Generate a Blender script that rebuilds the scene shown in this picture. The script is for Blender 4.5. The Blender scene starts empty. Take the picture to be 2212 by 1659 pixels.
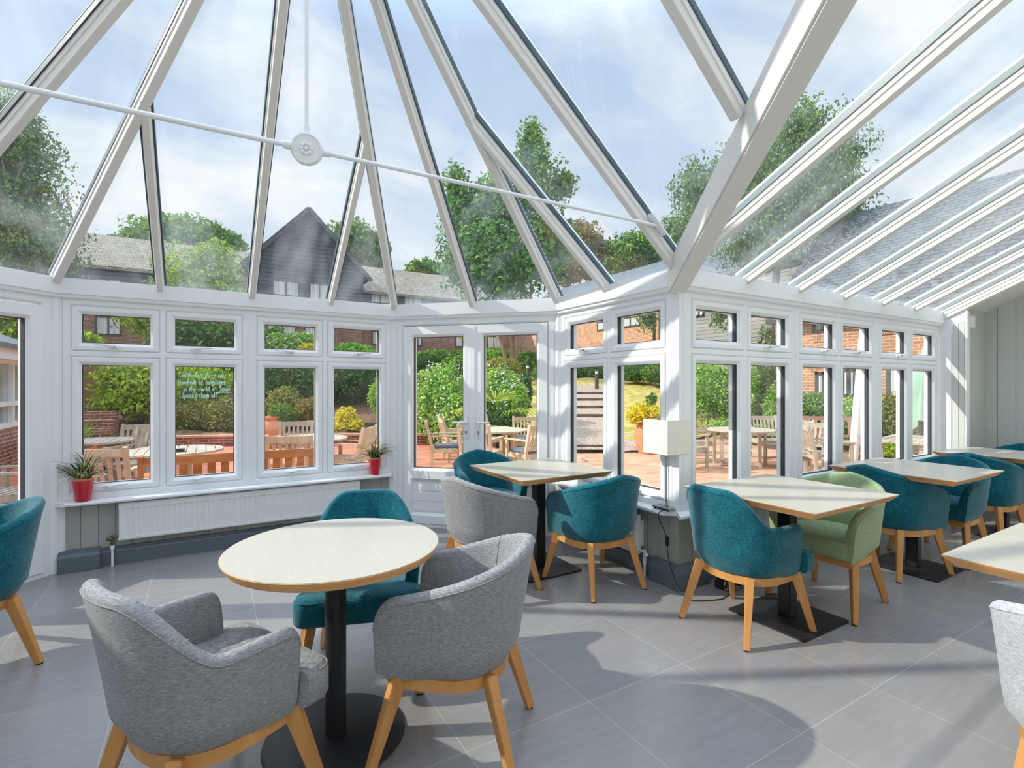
import bpy, bmesh, math, random
import numpy as np
from mathutils import Vector, Matrix
S = bpy.context.scene
COL = S.collection
PI = math.pi
# ------------------------------------------------------------------ camera
F, CX, HY, CH = 1099.0, 1106.0, 833.0, 1.40
YAW = math.radians(30.8); SN, CS = math.sin(YAW), math.cos(YAW)
cam_d = bpy.data.cameras.new('camera'); cam = bpy.data.objects.new('camera', cam_d); COL.objects.link(cam)
cam_d.sensor_width = 36.0; cam_d.lens = 36.0 * F / 2212.0
cam_d.shift_y = (HY - 829.5) / 2212.0
cam_d.clip_end = 400; cam_d.clip_start = 0.05
cam.location = (0, 0, CH); cam.rotation_euler = (PI / 2, 0, -YAW)
S.camera = cam
def at(px, d):                       # ground position d metres ahead of the camera in the direction of a photo column
    x = (px - CX) / F * d
    return (CS * x + SN * d, -SN * x + CS * d)
def zat(py, d):                      # height of a photo row at that depth
    return CH - (py - HY) / F * d
def onY(px, py, Y):
    t = (px - CX) / F; Z = Y / (CS - SN * t)
    return ((CS * t + SN) * Z, CH - (py - HY) / F * Z)
def onX(px, py, X):
    t = (px - CX) / F; Z = X / (CS * t + SN)
    return ((-SN * t + CS) * Z, CH - (py - HY) / F * Z)

# ------------------------------------------------------------------ materials
def lin(c):
    c = c / 255.0
    return c / 12.92 if c <= 0.04045 else ((c + 0.055) / 1.055) ** 2.4
def C(r, g, b): return (lin(r), lin(g), lin(b), 1.0)
def newmat(name):
    m = bpy.data.materials.new(name); m.use_nodes = True
    nt = m.node_tree; b = nt.nodes['Principled BSDF']
    return m, nt, b
def N(nt, t, **k):
    n = nt.nodes.new(t)
    for a, v in k.items(): setattr(n, a, v)
    return n
def ramp(nt, stops):
    r = N(nt, 'ShaderNodeValToRGB'); e = r.color_ramp.elements
    while len(e) < len(stops): e.new(0.5)
    for i, (p, c) in enumerate(stops): e[i].position = p; e[i].color = c
    return r
def mapping(nt, scale=(1, 1, 1), rot=(0, 0, 0), loc=(0, 0, 0), src='Object'):
    tc = N(nt, 'ShaderNodeTexCoord'); mp = N(nt, 'ShaderNodeMapping')
    mp.inputs['Scale'].default_value = scale; mp.inputs['Rotation'].default_value = rot; mp.inputs['Location'].default_value = loc
    nt.links.new(tc.outputs[src], mp.inputs[0]); return mp.outputs[0]
def pm(name, col, rough=0.5, metal=0.0, spec=0.5, var=0.0, vscale=8.0, stretch=(1, 1, 1), bump=0.0, bscale=60.0, coat=0.0):
    m, nt, b = newmat(name)
    b.inputs['Base Color'].default_value = col; b.inputs['Roughness'].default_value = rough
    b.inputs['Metallic'].default_value = metal; b.inputs['Specular IOR Level'].default_value = spec
    b.inputs['Coat Weight'].default_value = coat
    if var > 0:
        v = mapping(nt, stretch); n = N(nt, 'ShaderNodeTexNoise'); n.inputs['Scale'].default_value = vscale; n.inputs['Detail'].default_value = 4
        nt.links.new(v, n.inputs['Vector'])
        lo = tuple(c * (1 - var) for c in col[:3]) + (1,); hi = tuple(min(1, c * (1 + var)) for c in col[:3]) + (1,)
        r = ramp(nt, [(0.3, lo), (0.7, hi)]); nt.links.new(n.outputs['Fac'], r.inputs[0]); nt.links.new(r.outputs[0], b.inputs['Base Color'])
    if bump > 0:
        v = mapping(nt, stretch); n = N(nt, 'ShaderNodeTexNoise'); n.inputs['Scale'].default_value = bscale; n.inputs['Detail'].default_value = 3
        nt.links.new(v, n.inputs['Vector'])
        bp = N(nt, 'ShaderNodeBump'); bp.inputs['Strength'].default_value = bump; bp.inputs['Distance'].default_value = 0.004
        nt.links.new(n.outputs['Fac'], bp.inputs['Height']); nt.links.new(bp.outputs[0], b.inputs['Normal'])
    return m
def fabric(name, lo, mid, hi, scale, stretch, rough=0.95, sheen=0.3, bump=0.5, big=0.0):
    m, nt, b = newmat(name)
    b.inputs['Roughness'].default_value = rough; b.inputs['Specular IOR Level'].default_value = 0.15
    b.inputs['Sheen Weight'].default_value = sheen; b.inputs['Sheen Roughness'].default_value = 0.5
    v = mapping(nt, stretch)
    n = N(nt, 'ShaderNodeTexNoise'); n.inputs['Scale'].default_value = scale; n.inputs['Detail'].default_value = 6; n.inputs['Roughness'].default_value = 0.7
    nt.links.new(v, n.inputs['Vector'])
    r = ramp(nt, [(0.34, lo), (0.5, mid), (0.66, hi)]); nt.links.new(n.outputs['Fac'], r.inputs[0]); nt.links.new(r.outputs[0], b.inputs['Base Color'])
    if big > 0:                        # pile brushed this way and that
        n2 = N(nt, 'ShaderNodeTexNoise'); n2.inputs['Scale'].default_value = 13; n2.inputs['Detail'].default_value = 5; nt.links.new(mapping(nt), n2.inputs['Vector'])
        r2 = ramp(nt, [(0.35, (1 - big,) * 3 + (1,)), (0.65, (1 + big,) * 3 + (1,))]); nt.links.new(n2.outputs['Fac'], r2.inputs[0])
        mx = N(nt, 'ShaderNodeMix', data_type='RGBA', blend_type='MULTIPLY'); mx.inputs['Factor'].default_value = 1
        nt.links.new(r.outputs[0], mx.inputs['A']); nt.links.new(r2.outputs[0], mx.inputs['B']); nt.links.new(mx.outputs['Result'], b.inputs['Base Color'])
    bp = N(nt, 'ShaderNodeBump'); bp.inputs['Strength'].default_value = bump; bp.inputs['Distance'].default_value = 0.003
    nt.links.new(n.outputs['Fac'], bp.inputs['Height']); nt.links.new(bp.outputs[0], b.inputs['Normal'])
    return m
def wood(name, lo, hi, scale=6.0, stretch=(1, 1, 12), rough=0.5):
    m, nt, b = newmat(name); b.inputs['Roughness'].default_value = rough
    v = mapping(nt, stretch); n = N(nt, 'ShaderNodeTexNoise'); n.inputs['Scale'].default_value = scale; n.inputs['Detail'].default_value = 5
    n.inputs['Distortion'].default_value = 0.6; nt.links.new(v, n.inputs['Vector'])
    r = ramp(nt, [(0.3, lo), (0.7, hi)]); nt.links.new(n.outputs['Fac'], r.inputs[0]); nt.links.new(r.outputs[0], b.inputs['Base Color'])
    return m
def planks(name, axis, lo, hi, width, joint=0.03, jcol=None, rough=0.8, vertical=False, grain=0.12):
    """boards: joints every `width` metres along axis ('x','y','z'); a groove line plus grain"""
    m, nt, b = newmat(name); b.inputs['Roughness'].default_value = rough
    tc = N(nt, 'ShaderNodeTexCoord'); sp = N(nt, 'ShaderNodeSeparateXYZ'); nt.links.new(tc.outputs['Object'], sp.inputs[0])
    mu = N(nt, 'ShaderNodeMath', operation='DIVIDE'); mu.inputs[1].default_value = width
    nt.links.new(sp.outputs['XYZ'.index(axis.upper())], mu.inputs[0])
    fr = N(nt, 'ShaderNodeMath', operation='FRACT'); nt.links.new(mu.outputs[0], fr.inputs[0])
    lt = N(nt, 'ShaderNodeMath', operation='LESS_THAN'); lt.inputs[1].default_value = joint; nt.links.new(fr.outputs[0], lt.inputs[0])
    fl = N(nt, 'ShaderNodeMath', operation='FLOOR'); nt.links.new(mu.outputs[0], fl.inputs[0])
    wn = N(nt, 'ShaderNodeTexWhiteNoise', noise_dimensions='1D'); nt.links.new(fl.outputs[0], wn.inputs['W'])
    n = N(nt, 'ShaderNodeTexNoise'); n.inputs['Scale'].default_value = 9; n.inputs['Detail'].default_value = 5; nt.links.new(tc.outputs['Object'], n.inputs['Vector'])
    ad = N(nt, 'ShaderNodeMath', operation='MULTIPLY_ADD'); ad.inputs[1].default_value = grain * 3
    nt.links.new(n.outputs['Fac'], ad.inputs[0]); nt.links.new(wn.outputs['Value'], ad.inputs[2])
    r = ramp(nt, [(0.0, lo), (1.0, hi)])
    nt.links.new(ad.outputs[0], r.inputs[0])
    mx = N(nt, 'ShaderNodeMix', data_type='RGBA'); nt.links.new(lt.outputs[0], mx.inputs['Factor']); nt.links.new(r.outputs[0], mx.inputs['A'])
    mx.inputs['B'].default_value = jcol or tuple(c * 0.45 for c in lo[:3]) + (1,)
    nt.links.new(mx.outputs['Result'], b.inputs['Base Color'])
    iv = N(nt, 'ShaderNodeMath', operation='SUBTRACT'); iv.inputs[0].default_value = 1; nt.links.new(lt.outputs[0], iv.inputs[1])
    bp = N(nt, 'ShaderNodeBump'); bp.inputs['Strength'].default_value = 0.5; bp.inputs['Distance'].default_value = 0.006
    nt.links.new(iv.outputs[0], bp.inputs['Height']); nt.links.new(bp.outputs[0], b.inputs['Normal'])
    return m
def brick(name, axis, c1, c2, mortar, bw=0.225, bh=0.075, ms=0.010, rough=0.9, offset=0.5, shift=(0, 0)):
    """axis: horizontal world axis of the wall ('x','y'), or 'flat' for paving"""
    m, nt, b = newmat(name); b.inputs['Roughness'].default_value = rough
    tc = N(nt, 'ShaderNodeTexCoord'); sp = N(nt, 'ShaderNodeSeparateXYZ'); nt.links.new(tc.outputs['Object'], sp.inputs[0])
    cb = N(nt, 'ShaderNodeCombineXYZ')
    a, z = {'x': (0, 2), 'y': (1, 2), 'flat': (0, 1), 'slope': (0, 2), 'slopey': (1, 2)}[axis]
    nt.links.new(sp.outputs[a], cb.inputs[0]); nt.links.new(sp.outputs[z], cb.inputs[1])
    mp = N(nt, 'ShaderNodeMapping'); mp.inputs['Location'].default_value = (shift[0], shift[1], 0); nt.links.new(cb.outputs[0], mp.inputs[0])
    br = N(nt, 'ShaderNodeTexBrick', offset=offset)
    br.inputs['Scale'].default_value = 1.0; br.inputs['Brick Width'].default_value = bw; br.inputs['Row Height'].default_value = bh
    br.inputs['Mortar Size'].default_value = ms; br.inputs['Mortar Smooth'].default_value = 0.1
    br.inputs['Color1'].default_value = c1; br.inputs['Color2'].default_value = c2; br.inputs['Mortar'].default_value = mortar
    nt.links.new(mp.outputs[0], br.inputs['Vector'])
    n = N(nt, 'ShaderNodeTexNoise'); n.inputs['Scale'].default_value = 3; n.inputs['Detail'].default_value = 6; nt.links.new(tc.outputs['Object'], n.inputs['Vector'])
    r = ramp(nt, [(0.3, (0.72, 0.72, 0.72, 1)), (0.7, (1.15, 1.12, 1.1, 1))]); nt.links.new(n.outputs['Fac'], r.inputs[0])
    mx = N(nt, 'ShaderNodeMix', data_type='RGBA', blend_type='MULTIPLY'); mx.inputs['Factor'].default_value = 1
    nt.links.new(br.outputs['Color'], mx.inputs['A']); nt.links.new(r.outputs[0], mx.inputs['B']); nt.links.new(mx.outputs['Result'], b.inputs['Base Color'])
    return m
def glass(name, tint=(0.98, 0.992, 0.99, 1), refl=1.0, haze=0.0):
    m = bpy.data.materials.new(name); m.use_nodes = True; nt = m.node_tree; nt.nodes.clear()
    o = N(nt, 'ShaderNodeOutputMaterial'); tr = N(nt, 'ShaderNodeBsdfTransparent'); tr.inputs[0].default_value = tint
    gl = N(nt, 'ShaderNodeBsdfGlossy'); gl.inputs['Roughness'].default_value = 0.02
    fr = N(nt, 'ShaderNodeFresnel'); fr.inputs['IOR'].default_value = 1.45
    # the same reflectance from both faces of the pane
    ge = N(nt, 'ShaderNodeNewGeometry'); lw = N(nt, 'ShaderNodeLayerWeight'); lw.inputs['Blend'].default_value = 0.5
    p = N(nt, 'ShaderNodeMath', operation='POWER'); p.inputs[1].default_value = 4.5; nt.links.new(lw.outputs['Facing'], p.inputs[0])
    ma = N(nt, 'ShaderNodeMath', operation='MULTIPLY_ADD'); ma.inputs[1].default_value = 0.75 * refl; ma.inputs[2].default_value = 0.035 * refl
    nt.links.new(p.outputs[0], ma.inputs[0])
    mx = N(nt, 'ShaderNodeMixShader'); nt.links.new(ma.outputs[0], mx.inputs[0]); nt.links.new(tr.outputs[0], mx.inputs[1]); nt.links.new(gl.outputs[0], mx.inputs[2])
    last = mx.outputs[0]
    if haze > 0:                       # roof glass film: dust, dried rain and painted-in pale haze imitating reflections
        df = N(nt, 'ShaderNodeBsdfDiffuse'); df.inputs[0].default_value = (0.9, 0.95, 0.97, 1)
        tl = N(nt, 'ShaderNodeBsdfTranslucent'); tl.inputs[0].default_value = (0.9, 0.95, 0.97, 1)
        ad = N(nt, 'ShaderNodeMixShader'); nt.links.new(df.outputs[0], ad.inputs[1]); nt.links.new(tl.outputs[0], ad.inputs[2])
        n = N(nt, 'ShaderNodeTexNoise'); n.inputs['Scale'].default_value = 1.6; n.inputs['Detail'].default_value = 5
        nt.links.new(mapping(nt, (2.2, 0.7, 1.0), (0.4, 0.2, 0.3)), n.inputs['Vector'])
        r = ramp(nt, [(0.45, (0.015, 0.015, 0.015, 1)), (0.78, (haze, haze, haze, 1))]); nt.links.new(n.outputs['Fac'], r.inputs[0])
        m2 = N(nt, 'ShaderNodeMixShader'); nt.links.new(r.outputs[0], m2.inputs[0]); nt.links.new(last, m2.inputs[1]); nt.links.new(ad.outputs[0], m2.inputs[2])
        last = m2.outputs[0]
    nt.links.new(last, o.inputs[0]); return m
def leafmat(name, dark, mid, light, trans=0.38, gain=1.35):
    dark, mid, light = [tuple(min(.92, c * gain) for c in k[:3]) + (1,) for k in (dark, mid, light)]
    m = bpy.data.materials.new(name); m.use_nodes = True; nt = m.node_tree; nt.nodes.clear()
    o = N(nt, 'ShaderNodeOutputMaterial'); at_ = N(nt, 'ShaderNodeAttribute'); at_.attribute_name = 'tint'
    r = ramp(nt, [(0.0, dark), (0.5, mid), (1.0, light)]); nt.links.new(at_.outputs['Fac'], r.inputs[0])
    df = N(nt, 'ShaderNodeBsdfDiffuse'); tl = N(nt, 'ShaderNodeBsdfTranslucent'); mx = N(nt, 'ShaderNodeMixShader'); mx.inputs[0].default_value = trans
    nt.links.new(r.outputs[0], df.inputs[0]); nt.links.new(r.outputs[0], tl.inputs[0])
    nt.links.new(df.outputs[0], mx.inputs[1]); nt.links.new(tl.outputs[0], mx.inputs[2]); nt.links.new(mx.outputs[0], o.inputs[0])
    return m

M = {}
M['upvc'] = pm('white_upvc', C(243, 246, 248), 0.32)
M['upvc_cream'] = pm('off_white_aluminium', C(234, 232, 226), 0.4)
M['gasket'] = pm('dark_rubber_gasket', C(48, 58, 66), 0.6)
M['glazebar'] = pm('blue_grey_glazing_seal', C(62, 84, 96), 0.45)
M['glazepale'] = pm('pale_grey_glazing_seal', C(112, 128, 132), 0.4)
M['coping'] = pm('weathered_coping', C(196, 158, 130), 0.85, var=.12, vscale=5)
M['glass'] = glass('window_glass')
M['roofglass'] = glass('roof_glass', (0.975, 0.99, 0.995, 1), 0.8, 0.17)
M['sill'] = pm('white_gloss_sill', C(240, 242, 244), 0.25)
M['greypaint'] = planks('grey_painted_boards', 'x', C(160, 163, 158), C(172, 174, 169), 0.105, 0.035, C(95, 97, 95), 0.6, grain=0.05)
M['greypaint_y'] = planks('grey_painted_side_boards', 'y', C(160, 163, 158), C(172, 174, 169), 0.105, 0.035, C(110, 112, 110), 0.6, grain=0.05)
M['greywall_y'] = planks('grey_painted_wall_boards', 'y', C(202, 207, 203), C(208, 213, 209), 0.15, 0.03, C(118, 121, 118), 0.7, grain=0.04)
M['greywall_x'] = pm('grey_painted_wall', C(192, 196, 191), 0.7)
M['skirting'] = pm('slate_grey_gloss_paint', C(98, 110, 118), 0.35, bump=0.05, bscale=30)
M['radiator'] = pm('white_radiator_enamel', C(238, 240, 240), 0.35)
M['brass'] = pm('tarnished_brass', C(120, 105, 70), 0.45, 0.8)
M['chrome'] = pm('brushed_steel', C(190, 188, 182), 0.3, 1.0)
M['whiteplastic'] = pm('white_plastic', C(238, 240, 240), 0.4)
M['black'] = pm('black_powder_coat', C(32, 34, 38), 0.45, bump=0.1, bscale=300)
M['blackplastic'] = pm('black_plastic', C(25, 26, 28), 0.5)
M['cream_wall'] = pm('cream_plaster', C(222, 218, 208), 0.85)
M['oak'] = wood('light_oak', C(194, 134, 72), C(212, 156, 92), 9, (1, 1, 0.12), 0.5)
M['ply'] = wood('birch_ply_edge', C(212, 154, 94), C(234, 182, 120), 60, (0.06, 0.06, 1), 0.5)
M['laminate'] = pm('pale_grain_laminate', C(194, 188, 173), 0.3, var=0.035, vscale=60, stretch=(1, 0.05, 1))
M['teal'] = fabric('teal_chenille', C(2, 74, 88), C(6, 96, 110), C(22, 118, 132), 95, (1, 1, 1), 0.9, 0.3, 0.35, big=.16)
M['grey'] = fabric('grey_melange_wool', C(116, 117, 120), C(144, 145, 147), C(172, 173, 174), 1.0, (60, 60, 420), 0.95, 0.15, 0.25)
M['green'] = fabric('sage_green_wool', C(134, 154, 116), C(152, 172, 133), C(168, 188, 150), 1.0, (90, 90, 300), 0.95, 0.15, 0.25)
M['lightgrey'] = fabric('pale_grey_wool', C(150, 153, 158), C(184, 187, 192), C(208, 210, 214), 1.0, (55, 55, 330), 0.95, 0.15, 0.25)
M['redpot'] = pm('red_glazed_plastic', C(204, 20, 42), 0.18, coat=0.5)
M['terracotta'] = pm('terracotta', C(216, 146, 106), 0.8, var=0.12, vscale=10)
M['soil'] = pm('dark_soil', C(60, 44, 34), 0.95, var=0.3, vscale=60)
M['shade'] = pm('cream_linen_shade', C(238, 234, 220), 0.9, bump=0.15, bscale=300)
M['teak'] = wood('weathered_teak', C(190, 168, 138), C(220, 202, 172), 10, (1, 1, 0.2), 0.8)
M['greyteak'] = wood('silvered_teak', C(168, 154, 136), C(204, 192, 174), 10, (1, 1, 0.2), 0.85)
M['orangewood'] = wood('flaking_orange_varnished_wood', C(168, 98, 44), C(214, 142, 78), 8, (0.2, 1, 1), 0.5)
M['brownbench'] = wood('brown_bench_wood', C(150, 112, 92), C(176, 138, 116), 8, (0.2, 1, 1), 0.7)
M['cushion'] = pm('grey_blue_cushion_cloth', C(120, 122, 138), 0.9)
M['bark'] = pm('tree_bark', C(158, 132, 106), 0.9, var=0.3, vscale=9, stretch=(1, 1, 0.3), bump=0.8, bscale=20)
M['bark_pale'] = pm('pale_birch_bark', C(150, 140, 126), 0.9, var=0.3, vscale=6, bump=0.6, bscale=15)
M['brick_dark'] = brick('dark_red_brick', 'x', C(146, 96, 76), C(112, 72, 60), C(176, 158, 142))
M['brick_dark_y'] = brick('dark_red_side_brick', 'y', C(146, 96, 76), C(112, 72, 60), C(176, 158, 142))
M['brick_orange'] = brick('orange_brick', 'y', C(206, 150, 112), C(184, 122, 90), C(214, 196, 172))
M['brick_orange_x'] = brick('orange_front_brick', 'x', C(206, 150, 112), C(184, 122, 90), C(214, 196, 172))
M['weatherboard'] = planks('black_stained_weatherboard', 'z', C(66, 74, 84), C(86, 94, 104), 0.26, 0.16, C(20, 24, 30), 0.75)
M['weatherboard_grey'] = planks('silver_grey_weatherboard', 'z', C(138, 138, 138), C(164, 162, 160), 0.16, 0.1, C(58, 58, 60), 0.8)
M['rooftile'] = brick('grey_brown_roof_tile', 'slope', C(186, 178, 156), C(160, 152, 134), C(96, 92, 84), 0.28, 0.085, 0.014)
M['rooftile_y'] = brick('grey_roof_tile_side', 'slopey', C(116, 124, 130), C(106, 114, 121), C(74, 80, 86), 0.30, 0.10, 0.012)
M['slate'] = pm('grey_felt_roof', C(108, 116, 122), 0.8, var=0.1, vscale=3)
M['darktrim'] = pm('dark_grey_window_frame', C(62, 64, 68), 0.5)
M['curtain'] = planks('white_net_curtain', 'x', C(186, 190, 194), C(226, 228, 230), 0.09, 0.12, C(150, 154, 160), 0.9)
M['curtain_y'] = planks('white_net_curtain_side', 'y', C(176, 182, 184), C(222, 226, 226), 0.07, 0.2, C(140, 148, 150), 0.9)
M['housewhite'] = pm('white_painted_timber', C(232, 232, 230), 0.5)
M['houseglass'] = pm('dim_house_glass', C(150, 166, 172), 0.08)
M['patio'] = brick('terracotta_paving', 'flat', C(226, 142, 108), C(208, 122, 92), C(178, 126, 104), 0.21, 0.105, 0.006)
M['patio_pale'] = brick('pale_stone_paving', 'flat', C(222, 176, 142), C(208, 162, 130), C(186, 146, 118), 0.45, 0.3, 0.007)
M['lawn'] = pm('dry_lawn', C(190, 172, 92), 0.95, var=0.34, vscale=3.4, bump=0.6, bscale=60)
M['mulch'] = pm('bark_mulch', C(124, 92, 68), 0.95, var=0.5, vscale=14, bump=1.0, bscale=30)
M['gravel'] = pm('pale_gravel', C(178, 160, 142), 0.95, var=0.45, vscale=22, bump=1.0, bscale=26)
M['sleeper'] = wood('old_timber_sleeper', C(84, 68, 54), C(128, 108, 88), 6, (0.3, 1, 1), 0.9)
M['fence'] = planks('brown_fence_board', 'x', C(142, 104, 74), C(176, 134, 98), 0.14, 0.05, C(70, 50, 36), 0.85)
M['rock'] = pm('rough_stone', C(150, 128, 104), 0.95, var=0.3, vscale=5, bump=0.8, bscale=8)
M['bollard'] = pm('bollard_grey', C(82, 84, 88), 0.5)
M['parasol_green'] = pm('pale_green_canvas', C(178, 212, 192), 0.85)
M['parasol_white'] = pm('white_canvas', C(240, 240, 238), 0.7)
M['yellow'] = pm('yellow_sticker', C(232, 200, 30), 0.5)
M['chalk'] = pm('pale_cyan_glass_pen', C(206, 252, 244), 0.8)
M['flower_white'] = leafmat('white_petals', C(214, 214, 204), C(236, 236, 228), C(250, 250, 246), 0.2, 1)
M['flower_orange'] = leafmat('orange_petals', C(214, 120, 40), C(236, 150, 50), C(246, 186, 80), 0.2)
M['l_mid'] = leafmat('mid_green_leaf', C(52, 82, 38), C(92, 128, 54), C(146, 176, 84))
M['l_dark'] = leafmat('dark_green_leaf', C(30, 56, 30), C(58, 90, 44), C(104, 136, 66))
M['l_lime'] = leafmat('lime_leaf', C(78, 108, 30), C(132, 160, 46), C(196, 206, 84))
M['l_yellow'] = leafmat('golden_leaf', C(150, 140, 30), C(206, 188, 52), C(236, 220, 100))
M['l_olive'] = leafmat('olive_leaf', C(84, 88, 44), C(132, 132, 66), C(172, 168, 92))
M['l_fresh'] = leafmat('fresh_green_leaf', C(74, 116, 38), C(122, 164, 66), C(176, 206, 104))
M['l_birch'] = leafmat('birch_leaf', C(60, 86, 50), C(98, 128, 72), C(146, 170, 104))
M['l_maple'] = leafmat('maple_leaf', C(48, 88, 44), C(88, 134, 66), C(148, 176, 96))
M['l_brown'] = leafmat('bronze_leaf', C(88, 76, 40), C(132, 120, 64), C(168, 156, 92))
M['l_silver'] = leafmat('silver_leaf', C(110, 124, 112), C(146, 160, 146), C(182, 192, 178))
M['blade'] = leafmat('dark_strap_leaf', C(38, 50, 30), C(66, 82, 46), C(150, 150, 104), 0.2)
M['blade_dry'] = leafmat('dry_strap_leaf', C(180, 160, 116), C(206, 188, 146), C(226, 214, 178), 0.2)
def floor_mat():
    m, nt, b = newmat('grey_porcelain_tile')
    tc = N(nt, 'ShaderNodeTexCoord')
    mp = N(nt, 'ShaderNodeMapping'); mp.inputs['Location'].default_value = (-0.247, -0.561, 0); nt.links.new(tc.outputs['Object'], mp.inputs[0])
    br = N(nt, 'ShaderNodeTexBrick', offset=0.0); br.inputs['Scale'].default_value = 1; br.inputs['Brick Width'].default_value = 0.6; br.inputs['Row Height'].default_value = 0.6
    br.inputs['Mortar Size'].default_value = 0.0016; br.inputs['Mortar Smooth'].default_value = 0
    br.inputs['Color1'].default_value = C(146, 143, 142); br.inputs['Color2'].default_value = C(140, 138, 138); br.inputs['Mortar'].default_value = C(176, 172, 166)
    nt.links.new(mp.outputs[0], br.inputs['Vector'])
    n = N(nt, 'ShaderNodeTexNoise'); n.inputs['Scale'].default_value = 14; n.inputs['Detail'].default_value = 6
    nt.links.new(mapping(nt, (0.35, 2.2, 1), (0, 0, 0.35)), n.inputs['Vector'])
    r = ramp(nt, [(0.3, (0.94, 0.94, 0.94, 1)), (0.7, (1.05, 1.045, 1.04, 1))]); nt.links.new(n.outputs['Fac'], r.inputs[0])
    mx = N(nt, 'ShaderNodeMix', data_type='RGBA', blend_type='MULTIPLY'); mx.inputs['Factor'].default_value = 1
    nt.links.new(br.outputs['Color'], mx.inputs['A']); nt.links.new(r.outputs[0], mx.inputs['B']); nt.links.new(mx.outputs['Result'], b.inputs['Base Color'])
    b.inputs['Roughness'].default_value = 0.26; b.inputs['Specular IOR Level'].default_value = 0.65
    return m
M['floor'] = floor_mat()

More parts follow.
